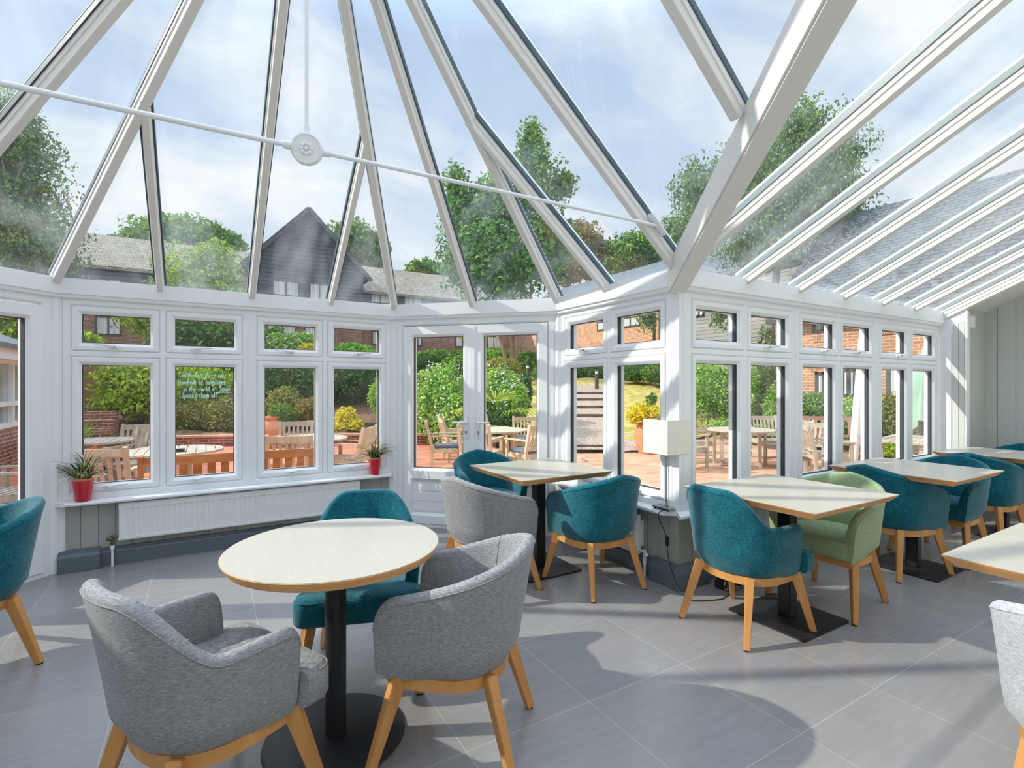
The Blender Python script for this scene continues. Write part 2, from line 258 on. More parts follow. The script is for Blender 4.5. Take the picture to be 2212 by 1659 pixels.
# ------------------------------------------------------------------ mesh helpers
class MB:
    def __init__(s): s.v = []; s.f = []
    def add(s, v, f):
        o = len(s.v); s.v.extend([tuple(p) for p in v]); s.f.extend([tuple(i + o for i in q) for q in f])
    def box(s, a, b):
        (x0, y0, z0), (x1, y1, z1) = a, b
        s.add([(x0, y0, z0), (x1, y0, z0), (x1, y1, z0), (x0, y1, z0), (x0, y0, z1), (x1, y0, z1), (x1, y1, z1), (x0, y1, z1)],
              [(0, 3, 2, 1), (4, 5, 6, 7), (0, 1, 5, 4), (1, 2, 6, 5), (2, 3, 7, 6), (3, 0, 4, 7)])
    def cbox(s, c, size, rz=0.0):
        hx, hy, hz = [q / 2 for q in size]; ca, sa = math.cos(rz), math.sin(rz); v = []
        for dz in (-hz, hz):
            for dx, dy in ((-hx, -hy), (hx, -hy), (hx, hy), (-hx, hy)):
                v.append((c[0] + ca * dx - sa * dy, c[1] + sa * dx + ca * dy, c[2] + dz))
        s.add(v, [(0, 3, 2, 1), (4, 5, 6, 7), (0, 1, 5, 4), (1, 2, 6, 5), (2, 3, 7, 6), (3, 0, 4, 7)])
    def beam(s, p0, p1, w0, h0, w1=None, h1=None, up=(0, 0, 1)):
        p0, p1 = Vector(p0), Vector(p1); d = (p1 - p0).normalized(); up = Vector(up)
        sd = d.cross(up)
        if sd.length < 1e-4: sd = d.cross(Vector((0, 1, 0)))
        sd.normalize(); u = sd.cross(d).normalized(); w1 = w1 or w0; h1 = h1 or h0; v = []
        for p, w, h in ((p0, w0, h0), (p1, w1, h1)):
            for a, b in ((-1, -1), (1, -1), (1, 1), (-1, 1)): v.append(p + sd * (a * w / 2) + u * (b * h / 2))
        s.add(v, [(0, 1, 2, 3), (7, 6, 5, 4), (0, 4, 5, 1), (1, 5, 6, 2), (2, 6, 7, 3), (3, 7, 4, 0)])
    def prism(s, poly, z0, z1):
        n = len(poly); v = [(x, y, z0) for x, y in poly] + [(x, y, z1) for x, y in poly]
        f = [tuple(range(n - 1, -1, -1)), tuple(range(n, 2 * n))] + [(i, (i + 1) % n, n + (i + 1) % n, n + i) for i in range(n)]
        s.add(v, f)
    def slab(s, poly3, off):
        """thickened polygon: poly3 a 3d loop, off a vector"""
        n = len(poly3); off = Vector(off); v = [Vector(p) for p in poly3]; v = v + [p + off for p in v]
        s.add(v, [tuple(range(n - 1, -1, -1)), tuple(range(n, 2 * n))] + [(i, (i + 1) % n, n + (i + 1) % n, n + i) for i in range(n)])
    def tube(s, pts, r, n=8, caps=True):
        pts = [Vector(p) for p in pts]; rs = r if isinstance(r, (list, tuple)) else [r] * len(pts); v = []; f = []
        ref = None
        for i, p in enumerate(pts):
            d = (pts[min(i + 1, len(pts) - 1)] - pts[max(i - 1, 0)]).normalized()
            if ref is None: ref = d.cross(Vector((0, 0, 1)) if abs(d.z) < 0.9 else Vector((1, 0, 0))).normalized()
            a = (ref - d * ref.dot(d)).normalized(); ref = a; b = d.cross(a)
            for k in range(n):
                t = 2 * PI * k / n; v.append(p + (a * math.cos(t) + b * math.sin(t)) * rs[i])
        for i in range(len(pts) - 1):
            for k in range(n): f.append((i * n + k, i * n + (k + 1) % n, (i + 1) * n + (k + 1) % n, (i + 1) * n + k))
        if caps: f += [tuple(range(n - 1, -1, -1)), tuple(range((len(pts) - 1) * n, len(pts) * n))]
        s.add(v, f)
    def lathe(s, prof, n=32, c=(0, 0, 0)):
        v = []; f = []
        for r, z in prof:
            for k in range(n): t = 2 * PI * k / n; v.append((c[0] + r * math.cos(t), c[1] + r * math.sin(t), c[2] + z))
        for i in range(len(prof) - 1):
            for k in range(n): f.append((i * n + k, i * n + (k + 1) % n, (i + 1) * n + (k + 1) % n, (i + 1) * n + k))
        f += [tuple(range(n - 1, -1, -1)), tuple(range((len(prof) - 1) * n, len(prof) * n))]
        s.add(v, f)
    def sweep(s, pts, prof, closed=False, caps=True):
        """sweep a profile of (n, z) along a plan polyline with mitred corners; n is measured to the left of travel"""
        k = len(prof); v = []; f = []; m = len(pts); P2 = [Vector(p[:2]) for p in pts]
        for i in range(m):
            dp = (P2[i] - P2[i - 1]).normalized() if (i > 0 or closed) else None
            dn = (P2[(i + 1) % m] - P2[i]).normalized() if (i < m - 1 or closed) else None
            dp = dp or dn; dn = dn or dp
            n1 = Vector((-dp.y, dp.x)); n2 = Vector((-dn.y, dn.x)); b = (n1 + n2).normalized(); b = b / max(0.3, b.dot(n1))
            for (a, z) in prof: v.append((P2[i].x + b.x * a, P2[i].y + b.y * a, z))
        segs = m if closed else m - 1
        for i in range(segs):
            j = (i + 1) % m
            for q in range(k): f.append((i * k + q, j * k + q, j * k + (q + 1) % k, i * k + (q + 1) % k))
        if caps and not closed: f += [tuple(range(k - 1, -1, -1)), tuple(range((m - 1) * k, m * k))]
        s.add(v, f)
    def grid(s, rows, closed_u=False):
        nr, nc = len(rows), len(rows[0]); v = [p for r in rows for p in r]; f = []
        for i in range(nr - 1 + (1 if closed_u else 0)):
            for j in range(nc - 1):
                i2 = (i + 1) % nr; f.append((i * nc + j, i2 * nc + j, i2 * nc + j + 1, i * nc + j + 1))
        s.add(v, f)
    def build(s, name, mat, parent=None, smooth=None, bevel=0.0, loc=None):
        me = bpy.data.meshes.new(name); me.from_pydata([tuple(p) for p in s.v], [], s.f)
        bm = bmesh.new(); bm.from_mesh(me); bmesh.ops.recalc_face_normals(bm, faces=bm.faces[:])
        if bevel > 0:
            es = [e for e in bm.edges if len(e.link_faces) == 2 and e.calc_face_angle(0) > 0.6]
            bmesh.ops.bevel(bm, geom=es, offset=bevel, segments=2, affect='EDGES', clamp_overlap=True)
        bm.to_mesh(me); bm.free()
        if smooth is not None:
            me.shade_smooth(); me.set_sharp_from_angle(angle=math.radians(smooth))
        me.materials.append(M[mat] if isinstance(mat, str) else mat)
        o = bpy.data.objects.new(name, me); COL.objects.link(o)
        if parent: o.parent = parent
        if loc is not None: o.location = loc
        return o
def empty(name, loc=(0, 0, 0), rz=0.0):
    o = bpy.data.objects.new(name, None); COL.objects.link(o); o.location = loc; o.rotation_euler = (0, 0, rz); o.empty_display_size = 0.05
    return o
def tag(o, label=None, cat=None, group=None, kind=None):
    for k, v in (('label', label), ('category', cat), ('group', group), ('kind', kind)):
        if v: o[k] = v
    return o
def kids(o): return [c for c in bpy.data.objects if c.parent == o]
KIDS = {}
def copy_tree(o, parent=None):
    c = o.copy(); COL.objects.link(c)
    if parent: c.parent = parent
    if o.name not in KIDS: KIDS[o.name] = kids(o)
    for ch in KIDS[o.name]: copy_tree(ch, c)
    return c
# ------------------------------------------------------------------ the conservatory shell
YF, XR, YR, K = 5.0, 2.78, 2.42, 6.6              # front wall, bay side wall, lean-to wall, diagonal X+Y=K
XL = -2.2; XE = 6.97; YB = -1.6; XW = 7.56      # bay left side, lean-to end, house wall, end wall
C0, C1, C2, C3, C4 = (-0.985, YF), (1.60, YF), (XR, 3.82), (XR, YR), (XE, YR)
CM = (-2.125, 3.86); CK = (XL, 3.785)
ZL0, ZL1 = 2.06, 2.20                             # ring beam
AP = Vector((0.385, 2.48, 4.216))                 # roof boss
SA = (AP.z - ZL1) / (XR - AP.x)                   # bay side pitch
SB = 0.49                                         # lean-to pitch
def anchor(root, loc):
    root.location = loc
    for c in kids(root): c.location = c.location - Vector(loc)
    return root
def struct(o): o['kind'] = 'structure'; return o

mb = MB(); mb.prism([(XL - .1, YB - .1), (XW + .1, YB - .1), (XW + .1, YR + .1), (XR + .1, YR + .1), (XR + .1, C2[1] + .04), (C1[0] + .04, YF + .1), (C0[0] - .04, YF + .1), (XL - .1, CK[1] + .04)], -0.12, 0.0)
struct(mb.build('floor', 'floor'))
E1 = (XR - 0.0, YB)

PATH = [(XL, YB), CK, CM, C0, C1, C2, C3, C4]          # travelling clockwise seen from above: the room is on the right (n < 0)
def seg_struct(name, pts, prof, mat, bevel=0.0):
    m_ = MB(); m_.sweep(pts, prof); return struct(m_.build(name, mat, bevel=bevel))
# ring beam, one length per wall, mitred at the corners
RB = [(-0.045, ZL1 + .005), (-0.045, 2.088), (-0.03, 2.084), (-0.03, ZL0 + .004), (-0.022, ZL0 - .004), (0.10, ZL0 - .004), (0.10, ZL1 + .005)]
def mitred(i0, prof):
    """one segment of PATH as its own mesh with both ends mitred to the neighbours"""
    m_ = MB(); m_.sweep(PATH, prof, caps=False); k = len(prof); n = len(PATH)
    vs = m_.v[i0 * k:(i0 + 2) * k]
    o = MB(); o.add(vs, [(q, k + q, k + (q + 1) % k, (q + 1) % k) for q in range(k)] + [tuple(range(k - 1, -1, -1)), tuple(range(k, 2 * k))])
    return o
for i, nm in ((2, 1), (3, 2), (4, 3), (5, 4), (6, 5), (0, 6), (1, 24)): struct(mitred(i, RB).build('trim_%d' % nm, 'upvc'))
# dwarf walls, sills and skirtings under the windows
wall_names = {3: 'wall_front', 5: 'wall_bay_side', 6: 'wall_right_front'}
for i, nm in ((0, 'wall_left'), (1, 'wall_left_return')): struct(mitred(i, [(0.0, 0.0), (0.0, ZL0), (0.12, ZL0), (0.12, 0.0)]).build(nm, 'cream_wall'))
for i, nm in wall_names.items():
    mat = {3: 'greypaint', 5: 'greypaint_y', 6: 'greypaint'}[i]
    struct(mitred(i, [(0.02, 0.0), (0.02, 0.50), (0.13, 0.50), (0.13, -0.17), (0.02, -0.17)]).build(nm, mat))
SILL = [(0.02, 0.498), (-0.075, 0.498), (-0.089, 0.503), (-0.094, 0.514), (-0.089, 0.525), (-0.075, 0.530), (0.02, 0.534)]
def cut_sill(p0, p1, e0, e1):
    """a sill from p0 to p1, ends cut square or at an angle (e0/e1 shift of the nose)"""
    d = (Vector(p1) - Vector(p0)).normalized(); nl = Vector((-d.y, d.x)); m_ = MB(); v = []
    for p, e in ((p0, e0), (p1, e1)):
        for (n, z) in SILL:
            q = Vector(p) + nl * n + d * (e * (0.02 - n) / 0.114); v.append((q.x, q.y, z))
    k = len(SILL); m_.add(v, [(q, k + q, k + (q + 1) % k, (q + 1) % k) for q in range(k)] + [tuple(range(k - 1, -1, -1)), tuple(range(k, 2 * k))]); return m_
struct(cut_sill((-1.03, YF), (1.60, YF), 0.12, -0.06).build('trim_7', 'sill', smooth=30))
struct(cut_sill((XR, 3.80), (XR, YR), -0.02, -0.094).build('trim_8', 'sill', smooth=30))
struct(cut_sill((XR, YR), (XE, YR), -0.094, 0.0).build('trim_9', 'sill', smooth=30))
SK = [(0.02, 0.0), (0.0, 0.0), (0.0, 0.105), (0.006, 0.118), (0.012, 0.122), (0.012, 0.138), (0.02, 0.146)]
for i, nm in ((3, 'baseboard_front'), (5, 'baseboard_bay_side'), (6, 'baseboard_right_front')):
    struct(mitred(i, SK).build(nm, 'skirting'))
SK2 = [(0.02, 0.0), (-0.045, 0.0), (-0.045, 0.115), (-0.036, 0.128), (-0.02, 0.134), (-0.016, 0.15), (0.02, 0.16)]
m_ = MB(); m_.sweep([(-0.965, YF), (-0.715, YF)], SK2); struct(m_.build('baseboard_front_plinth', 'skirting', bevel=0.004))
m_ = MB(); m_.sweep([(XR, 2.66), (XR, YR), (3.05, YR)], SK2); struct(m_.build('baseboard_corner_plinth', 'skirting', bevel=0.004))
# corner posts with fluted faces
def post(name, poly, z0, z1): m_ = MB(); m_.prism(poly, z0, z1); return struct(m_.build(name, 'upvc', bevel=0.003))
def oct_post(name, c, d_in, z0, half=0.055, depth=0.05):
    """angled corner post between two facets; flutes run up its face"""
    d = Vector(d_in).normalized(); t = Vector((-d.y, d.x)); c = Vector(c); pts = []
    prof = [(-half - .035, -0.07), (-half - .035, -.014), (-half, -.014), (-half, 0.006), (-half * .55, 0.016), (-half * .5, 0.012), (-half * .1, 0.022), (half * .1, 0.022), (half * .5, 0.012), (half * .55, 0.016), (half, 0.006), (half, -.014), (half + .035, -.014), (half + .035, -0.07)]
    return post(name, [tuple(c + t * a + d * b) for a, b in prof], z0, ZL0 + .03)
oct_post('trim_10', C0, (0.383, -0.924), 0.0, 0.06)
oct_post('trim_11', C1, (-0.383, -0.924), 0.0, 0.05)
oct_post('trim_12', C2, (-0.924, -0.383), 0.0, 0.05)
oct_post('trim_13', CM, (0.924, -0.383), 0.0, 0.05)
# re-entrant corner post (outer corner towards the room)
post('trim_14', [(XR - .012, YR - .012), (XR + .008, YR - .012), (XR + .010, YR - .008), (XR + .034, YR - .008), (XR + .036, YR - .012), (XR + .075, YR - .012), (XR + .075, YR + .07), (XR + .07, YR + .075), (XR - .012, YR + .075), (XR - .012, YR + .050), (XR - .008, YR + .048), (XR - .008, YR + .024), (XR - .012, YR + .022)], 0.53, ZL0 - .004)

# ------------------------------------------------------------------ windows and doors
class Wall:
    """local frame on a wall: u along it, n towards the room"""
    def __init__(s, p0, p1):
        s.o = Vector(p0); s.d = (Vector(p1) - s.o).normalized(); s.n = Vector((s.d.y, -s.d.x)); s.len = (Vector(p1) - s.o).length
    def __call__(s, u, n, z): q = s.o + s.d * u + s.n * n; return (q.x, q.y, z)
def ring(mb, W, u0, z0, u1, z1, prof):
    """mitred rectangular frame; prof is a closed loop of (inset, n)"""
    k = len(prof); v = []
    for (cu, cz, su, sz) in ((u0, z0, 1, 1), (u1, z0, -1, 1), (u1, z1, -1, -1), (u0, z1, 1, -1)):
        for (a, n) in prof: v.append(W(cu + su * a, n, cz + sz * a))
    f = []
    for i in range(4):
        j = (i + 1) % 4
        for q in range(k): f.append((i * k + q, j * k + q, j * k + (q + 1) % k, i * k + (q + 1) % k))
    mb.add(v, f)
def wbox(mb, W, u0, n0, z0, u1, n1, z1):
    mb.add([W(u, n, z) for z in (z0, z1) for (u, n) in ((u0, n0), (u1, n0), (u1, n1), (u0, n1))], [(0, 3, 2, 1), (4, 5, 6, 7), (0, 1, 5, 4), (1, 2, 6, 5), (2, 3, 7, 6), (3, 0, 4, 7)])
def wprism_v(mb, W, prof, z0, z1):      # vertical bar with plan profile (u,n)
    k = len(prof); mb.add([W(u, n, z) for z in (z0, z1) for u, n in prof], [tuple(range(k - 1, -1, -1)), tuple(range(k, 2 * k))] + [(q, (q + 1) % k, k + (q + 1) % k, k + q) for q in range(k)])
def wprism_h(mb, W, prof, u0, u1):      # horizontal bar with profile (n,z)
    k = len(prof); mb.add([W(u, n, z) for u in (u0, u1) for n, z in prof], [tuple(range(k - 1, -1, -1)), tuple(range(k, 2 * k))] + [(q, (q + 1) % k, k + (q + 1) % k, k + q) for q in range(k)])
FR = [(0, -.07), (0, 0.002), (.036, 0.002), (.040, -.002), (.056, -.016), (.056, -.07)]
SASH = [(0, -.088), (0, -.004), (.006, 0.004), (.032, 0.004), (.040, -.001), (.058, -.018), (.058, -.088)]
GSK = [(.056, -.053), (.056, -.0175), (.0615, -.0185), (.0615, -.053)]
def handle(W, u, z, parent, side):
    m_ = MB(); wbox(m_, W, u - .034, .003, z - .009, u + .034, .016, z + .009)
    m_.tube([W(u, .014, z), W(u, .034, z + .002)], .010, 10)
    m_.tube([W(u, .034, z + .002), W(u + side * .03, .038, z + .008), W(u + side * .07, .036, z + .014), W(u + side * .125, .034, z + .015)], [.011, .010, .008, .006], 8)
    h = m_.build('handle', 'whiteplastic', parent, smooth=40, bevel=0.0)
    m2 = MB(); m2.tube([W(u, .0340, z + .002), W(u, .0455, z + .002)], .0035, 8); 
    k = m2.build('keyhole', 'blackplastic', parent); return h
def sash(W, root, u0, z0, u1, z1, hand=None):
    m_ = MB(); ring(m_, W, u0, z0, u1, z1, SASH); s = m_.build('sash', 'upvc', root)
    m_ = MB(); ring(m_, W, u0, z0, u1, z1, GSK); m_.build('gasket', 'gasket', s)
    m_ = MB(); wbox(m_, W, u0 + .058, -.050, z0 + .058, u1 - .058, -.026, z1 - .058); m_.build('pane', 'glass', s)
    if hand: handle(W, hand[0], hand[1], s, hand[2])
    return s
def window(idx, W, u0, u1, handles_up, handles_low=(None, None), z0=0.534, z1=2.056):
    root = struct(empty('window_%d' % idx))
    m_ = MB(); ring(m_, W, u0, z0, u1, z1, FR); um = (u0 + u1) / 2
    wprism_v(m_, W, [(um - .030, -.07), (um - .030, -.016), (um - .014, 0.001), (um + .014, 0.001), (um + .030, -.016), (um + .030, -.07)], z0 + .04, z1 - .04)
    m_.build('frame', 'upvc', root)
    m_ = MB(); wprism_h(m_, W, [(-.069, 1.613), (-.016, 1.613), (0.0012, 1.629), (0.0012, 1.659), (-.016, 1.675), (-.069, 1.675)], u0 + .04, u1 - .04)
    m_.build('transom', 'upvc', root)
    for k, (a, b) in enumerate(((u0 + .052, um - .026), (um + .026, u1 - .052))):
        h = handles_up[k]; sash(W, root, a, 1.670, b, z1 - .052, ((a + b) / 2 + h[1], 1.700, h[0]) if h else None)
        h = handles_low[k]; sash(W, root, a, z0 + .052, b, 1.617, ((a + b) / 2 + h[1], z0 + .082, h[0]) if h else None)
    p = W((u0 + u1) / 2, 0, z0); return anchor(root, p)
WF = Wall(C0, C1); WD = Wall(C1, C2); WS = Wall(C2, C3); WR = Wall(C3, C4); WL = Wall(CM, C0); WLL = Wall((XL, YB), CM)
window(1, WF, 0.045, 1.283, ((-1, -.01), (1, -.07)), ((1, -.05), (1, -.07)))
window(2, WF, 1.303, 2.545, ((-1, .0), (1, .0)), ((1, .0), (1, -.07)))
window(3, WS, 0.045, 1.325, ((-1, .03), None), ((1, 0), None))
window(4, WR, 0.085, 1.390, (None, (1, -.06)))
window(5, WR, 1.410, 2.760, ((1, .05), (1, -.05)))
window(6, WR, 2.780, 4.145, ((1, .05), None))
m_ = MB()
for W, u in ((WF, 1.293), (WR, 1.400), (WR, 2.770)):      # coupling posts with flutes
    c = W(u, 0, 0); w = 0.021
    m_ = MB(); wprism_v(m_, W, [(u - w, -.07), (u - w, .004), (u - w + .008, .008), (u - .006, .006), (u - .003, .010), (u + .003, .010), (u + .006, .006), (u + w - .008, .008), (u + w, .004), (u + w, -.07)], 0.534, 2.056)
    struct(m_.build('trim_%d' % {1.293: 15, 1.400: 16, 2.770: 17}[u], 'upvc'))
DFR = [(0, -.07), (0, 0.004), (.045, 0.004), (.050, 0.0), (.060, -.012), (.060, -.07)]
LEAF = [(0, -.086), (0, .006), (.005, .012), (.080, .012), (.088, .006), (.104, -.016), (.104, -.086)]
LGSK = [(.102, -.055), (.102, -.0155), (.108, -.017), (.108, -.055)]
def lever(W, u, side, z, parent):
    m_ = MB(); wbox(m_, W, u - .016, .012, z - .105, u + .016, .024, z + .105); m_.build('backplate', 'whiteplastic', parent, bevel=.005)
    m_ = MB(); m_.tube([W(u, .022, z + .045), W(u, .066, z + .045)], .010, 12); m_.tube([W(u, .060, z + .045), W(u + side * .02, .066, z + .045), W(u + side * .125, .066, z + .047)], [.011, .011, .009], 12)
    m_.build('handle', 'whiteplastic', parent, smooth=50)
    m_ = MB(); m_.tube([W(u, .022, z - .045), W(u, .030, z - .045)], .012, 14); wbox(m_, W, u - .006, .024, z - .070, u + .006, .029, z - .045); m_.build('lock_cylinder', 'chrome', parent, smooth=50)
def door_leaf(name, W, u0, u1, hinge, z0=0.035, z1=1.985, glass0=0.54):
    """uPVC leaf: glazed above a rail, moulded panel below"""
    root = struct(empty(name)); m_ = MB()
    ring(m_, W, u0, z0, u1, z1, LEAF)
    wprism_h(m_, W, [(-.066, .455), (-.014, .455), (.006, .475), (.012, .482), (.012, .558), (.006, .565), (-.016, .585), (-.066, .585)], u0 + .08, u1 - .08)
    m_.build('leaf', 'upvc', root)
    m_ = MB(); wbox(m_, W, u0 + .104, -.045, z0 + .104, u1 - .104, -.020, .456)
    for k in range(3): wbox(m_, W, u0 + .104, -.022, z0 + .125 + .1 * k, u1 - .104, -.012, z0 + .128 + .1 * k + .085)
    m_.build('panel', 'upvc', root)
    m_ = MB(); g = lambda q: ring(m_, W, u0, .479, u1, z1, q); g(LGSK); m_.build('gasket', 'gasket', root)
    m_ = MB(); wbox(m_, W, u0 + .104, -.052, .584, u1 - .104, -.028, z1 - .104); pane = m_.build('pane', 'glass', root)
    return root
m_ = MB()
def door_frame(name, W, L):
    m_ = MB(); prof = DFR
    for (a, b) in ((0.0, 1), (L, -1)):
        wprism_v(m_, W, [(a + b * i, n - .0012) for i, n in DFR], 0.0, 2.05)
    wprism_h(m_, W, [(n, 2.056 - i) for i, n in DFR], 0.0, L)
    wbox(m_, W, 0, -.09, 0.0, L, -.0, .032)
    wbox(m_, W, -.06, -.068, 1.96, -.001, .0015, 2.075); wbox(m_, W, L + .001, -.068, 1.96, L + .06, .0015, 2.075)
    return struct(m_.build(name, 'upvc'))
door_frame('trim_18', Wall(WD(.045, 0, 0)[:2], WD(WD.len - .045, 0, 0)[:2]), WD.len - .09)
LD = WD.len
d1 = door_leaf('door_1', WD, .105, LD / 2 - .002, 0); d2 = door_leaf('door_2', WD, LD / 2 + .002, LD - .105, 1)
m_ = MB(); wbox(m_, WD, LD / 2 - .024, .012, .04, LD / 2 + .022, .022, 1.98); m_.build('meeting_bead', 'upvc', d1)
lever(WD, LD / 2 - .062, -1, 1.00, d1); lever(WD, LD / 2 + .062, 1, 1.00, d2)
for d, u in ((d1, LD / 2 - .135), (d2, LD / 2 + .112)):
    m_ = MB(); wbox(m_, WD, u, -.030, 1.853, u + .026, -.024, 1.877); m_.build('sticker', 'yellow', d)['label'] = 'yellow sticker in top corner of glass'
anchor(d1, WD(LD / 4, 0, 0.03)); anchor(d2, WD(LD * .75, 0, 0.03))
LW = WL.len
door_frame('trim_19', Wall(WL(.045, 0, 0)[:2], WL(LW - .03, 0, 0)[:2]), LW - .075)
anchor(door_leaf('door_3', WL, LW / 2 + .002, LW - .076, 1), WL(LW * .75, 0, .03))
anchor(door_leaf('door_4', WL, .105, LW / 2 - .002, 0), WL(LW * .25, 0, .03))

# ------------------------------------------------------------------ the glass roof
roof = struct(empty('ceiling'))
def rafter(p0, p1, nrm, w=0.062, h=0.075, name='rafter', gw=0.080, seal='glazebar'):
    """white inner bar under the glass with a dark glazing seal and a capping outside"""
    p0, p1, nrm = Vector(p0), Vector(p1), Vector(nrm).normalized(); m_ = MB()
    d = (p1 - p0).normalized(); sd = d.cross(nrm).normalized(); u = sd.cross(d)
    if u.z < 0: u = -u
    prof = [(-w / 2, -.006), (-w / 2, -h * .45), (-w * .40, -h * .52), (-w * .36, -h * .95), (-w * .30, -h), (w * .30, -h), (w * .36, -h * .95), (w * .40, -h * .52), (w / 2, -h * .45), (w / 2, -.006)]
    k = len(prof); v = [p + sd * a + u * b for p in (p0, p1) for a, b in prof]
    m_.add(v, [tuple(range(k - 1, -1, -1)), tuple(range(k, 2 * k))] + [(q, (q + 1) % k, k + (q + 1) % k, k + q) for q in range(k)])
    r = m_.build(name, 'upvc_cream', roof)
    m_ = MB(); a, b = gw / 2, 0
    prof = [(-gw / 2, -.006), (gw / 2, -.006), (gw / 2, .026), (-gw / 2, .026)]
    m_.add([p + sd * a + u * b for p in (p0, p1) for a, b in prof], [(3, 2, 1, 0), (4, 5, 6, 7)] + [(q, (q + 1) % 4, 4 + (q + 1) % 4, 4 + q) for q in range(4)])
    m_.build('glazing_seal', seal, r)
    prof = [(-gw * .52, .027), (gw * .52, .027), (gw * .36, .05), (-gw * .36, .05)]
    m_ = MB(); m_.add([p + sd * a + u * b for p in (p0, p1) for a, b in prof], [(3, 2, 1, 0), (4, 5, 6, 7)] + [(q, (q + 1) % 4, 4 + (q + 1) % 4, 4 + q) for q in range(4)])
    m_.build('cap', 'upvc', r)
    return r
def nrm_of(a, b, c): n = (Vector(b) - Vector(a)).cross(Vector(c) - Vector(a)); return n if n.z > 0 else -n
Z1 = ZL1 + 0.01
c0, c1, c2, c3, cm = [Vector((*p, Z1)) for p in (C0, C1, C2, C3, CM)]
ck = Vector((*CK, Z1))
nF, nD, nS, nDL, nSL = nrm_of(c0, c1, AP), nrm_of(c1, c2, AP), nrm_of(c2, Vector((XR, 2.5, Z1)), AP), nrm_of(cm, c0, AP), nrm_of(Vector((XL, 1, Z1)), ck, AP)
nLT = Vector((0, SB, 1))
rafter(c0, AP, nF + nDL, .07); rafter(c1, AP, nF + nD, .07); rafter(c2, AP, nD + nS, .07); rafter(ck, AP, nDL + nSL, .07); 
rafter((0.325, YF, Z1), AP, nF); rafter((c1 + c2) / 2, AP, nD); rafter((cm + c0) / 2, AP, nDL)
def isect(base, dirv, a, b):           # where a roof line in plan meets the plan segment a-b, returned on a-b in 3d
    bx, by = base[0], base[1]; dx, dy = dirv; ex, ey = b.x - a.x, b.y - a.y
    s_ = -((a.x - bx) * dy - (a.y - by) * dx) / (ex * dy - ey * dx)
    return a + (b - a) * s_
for x in (-0.335, 0.985): rafter((x, YF, Z1), isect((x, YF), (0, -1), c0 if x < 0 else c1, AP), nF, .056)
rafter((XR, 3.13, Z1), isect((XR, 3.13), (-1, 0), c2, AP), nS, .06)
rafter((XR, 2.40, Z1), (AP.x, 2.40, AP.z), nS, .066)
vd = Vector((-SB / SA, -1, SB))         # valley direction
vtop = c3 + vd * 4.02
for y in (1.525, 0.70, -0.1): rafter(c3 + vd * (YR - y) + Vector((-.075, 0, .075 * SA)), (AP.x, y, AP.z), nS, .07)
for y in (2.40, 1.525, 0.70, -0.1): rafter((XL, y, Z1), (AP.x, y, AP.z), nSL, .066)
for k in range(7):
    x = XR + 0.005 + 0.6955 * k; rafter((x, YR + .02, Z1), (x, YB, Z1 + SB * (YR - YB)), nLT, .066, .07, seal='glazepale')
m_ = MB(); m_.beam((AP.x, AP.y + .12, AP.z - .03), (AP.x, YB, AP.z - .03), .14, .16); m_.build('ridge_beam', 'upvc_cream', roof)
m_ = MB(); m_.lathe([(.001, -.14), (.10, -.13), (.12, -.08), (.12, .06), (.001, .08)], 20, tuple(AP)); m_.build('boss', 'upvc_cream', roof, smooth=30)
m_ = MB(); a = c3 + Vector((.01, .03, -.075)); b = vtop + Vector((0, 0, -.075)); m_.beam(a - vd * .02, b, .125, .20); m_.build('valley_beam', 'upvc_cream', roof, bevel=.012)
def pane(poly, nrm, name='glass_pane'):
    m_ = MB(); m_.slab(poly, Vector(nrm).normalized() * .022); return m_.build(name, 'roofglass', roof)
pane([c0, c1, AP], nF); pane([c1, c2, AP], nD); pane([ck, c0, AP], nDL)
pane([c2, c3, vtop, (AP.x, YB, AP.z), AP], nS)
pane([(XL, YB, Z1), ck, AP, (AP.x, YB, AP.z)], nSL)
pane([c3, (XE, YR, Z1), (XE, YB, Z1 + SB * (YR - YB)), vtop], nLT)
# tie rod: hub with rosette, two side rods, a hanger
HUB = Vector((0.385, 2.48, 2.482)); RE = Vector((2.50, 2.345, 2.435)); LE = Vector((-1.85, 2.38, 2.42))
tie = tag(empty('tie_rod', HUB), 'white steel roof tie rod with round rosette hub hanging across the glass roof', 'tie rod')
m_ = MB()
hn = Vector((-0.30, -0.93, -.20)).normalized(); hq = hn.to_track_quat('Z', 'Y')
def rosette():
    h = MB(); h.lathe([(.001, -.018), (.066, -.018), (.070, -.014), (.070, .010), (.066, .015), (.060, .016), (.058, .013), (.001, .013)], 40)
    h.v = [tuple(hq @ Vector(p)) for p in h.v]; return h
rosette().build('hub', 'upvc', tie, smooth=35)
h = MB()
for k in range(8):
    t = 2 * PI * k / 8; c = Vector((.021 * math.cos(t), .021 * math.sin(t), .014)); rows = []
    for i in range(6):
        th = PI / 2 * i / 5; rows.append([tuple(hq @ (c + Vector((.0105 * math.cos(th) * math.cos(p), .0105 * math.cos(th) * math.sin(p), .005 * math.sin(th))))) for p in [2 * PI * j / 10 for j in range(11)]])
    h.grid(rows)
rows = []
for i in range(6):
    th = PI / 2 * i / 5; rows.append([tuple(hq @ Vector((.010 * math.cos(th) * math.cos(p), .010 * math.cos(th) * math.sin(p), .014 + .007 * math.sin(th)))) for p in [2 * PI * j / 12 for j in range(13)]])
h.grid(rows); h.build('rosette', 'upvc', tie, smooth=60)
for nm, e, r in (('rod', RE, .0105), ('rod', LE, .0115), ('hanger', AP - Vector((0, 0, .14)), .0085)):
    d = (e - HUB).normalized(); m_ = MB(); m_.tube([d * .085, e - HUB], r, 14); rr = m_.build(nm, 'upvc', tie, smooth=50)
    m_ = MB(); m_.tube([d * .066, d * .10], r * 1.55, 14); m_.build('collar', 'upvc', rr, smooth=50)
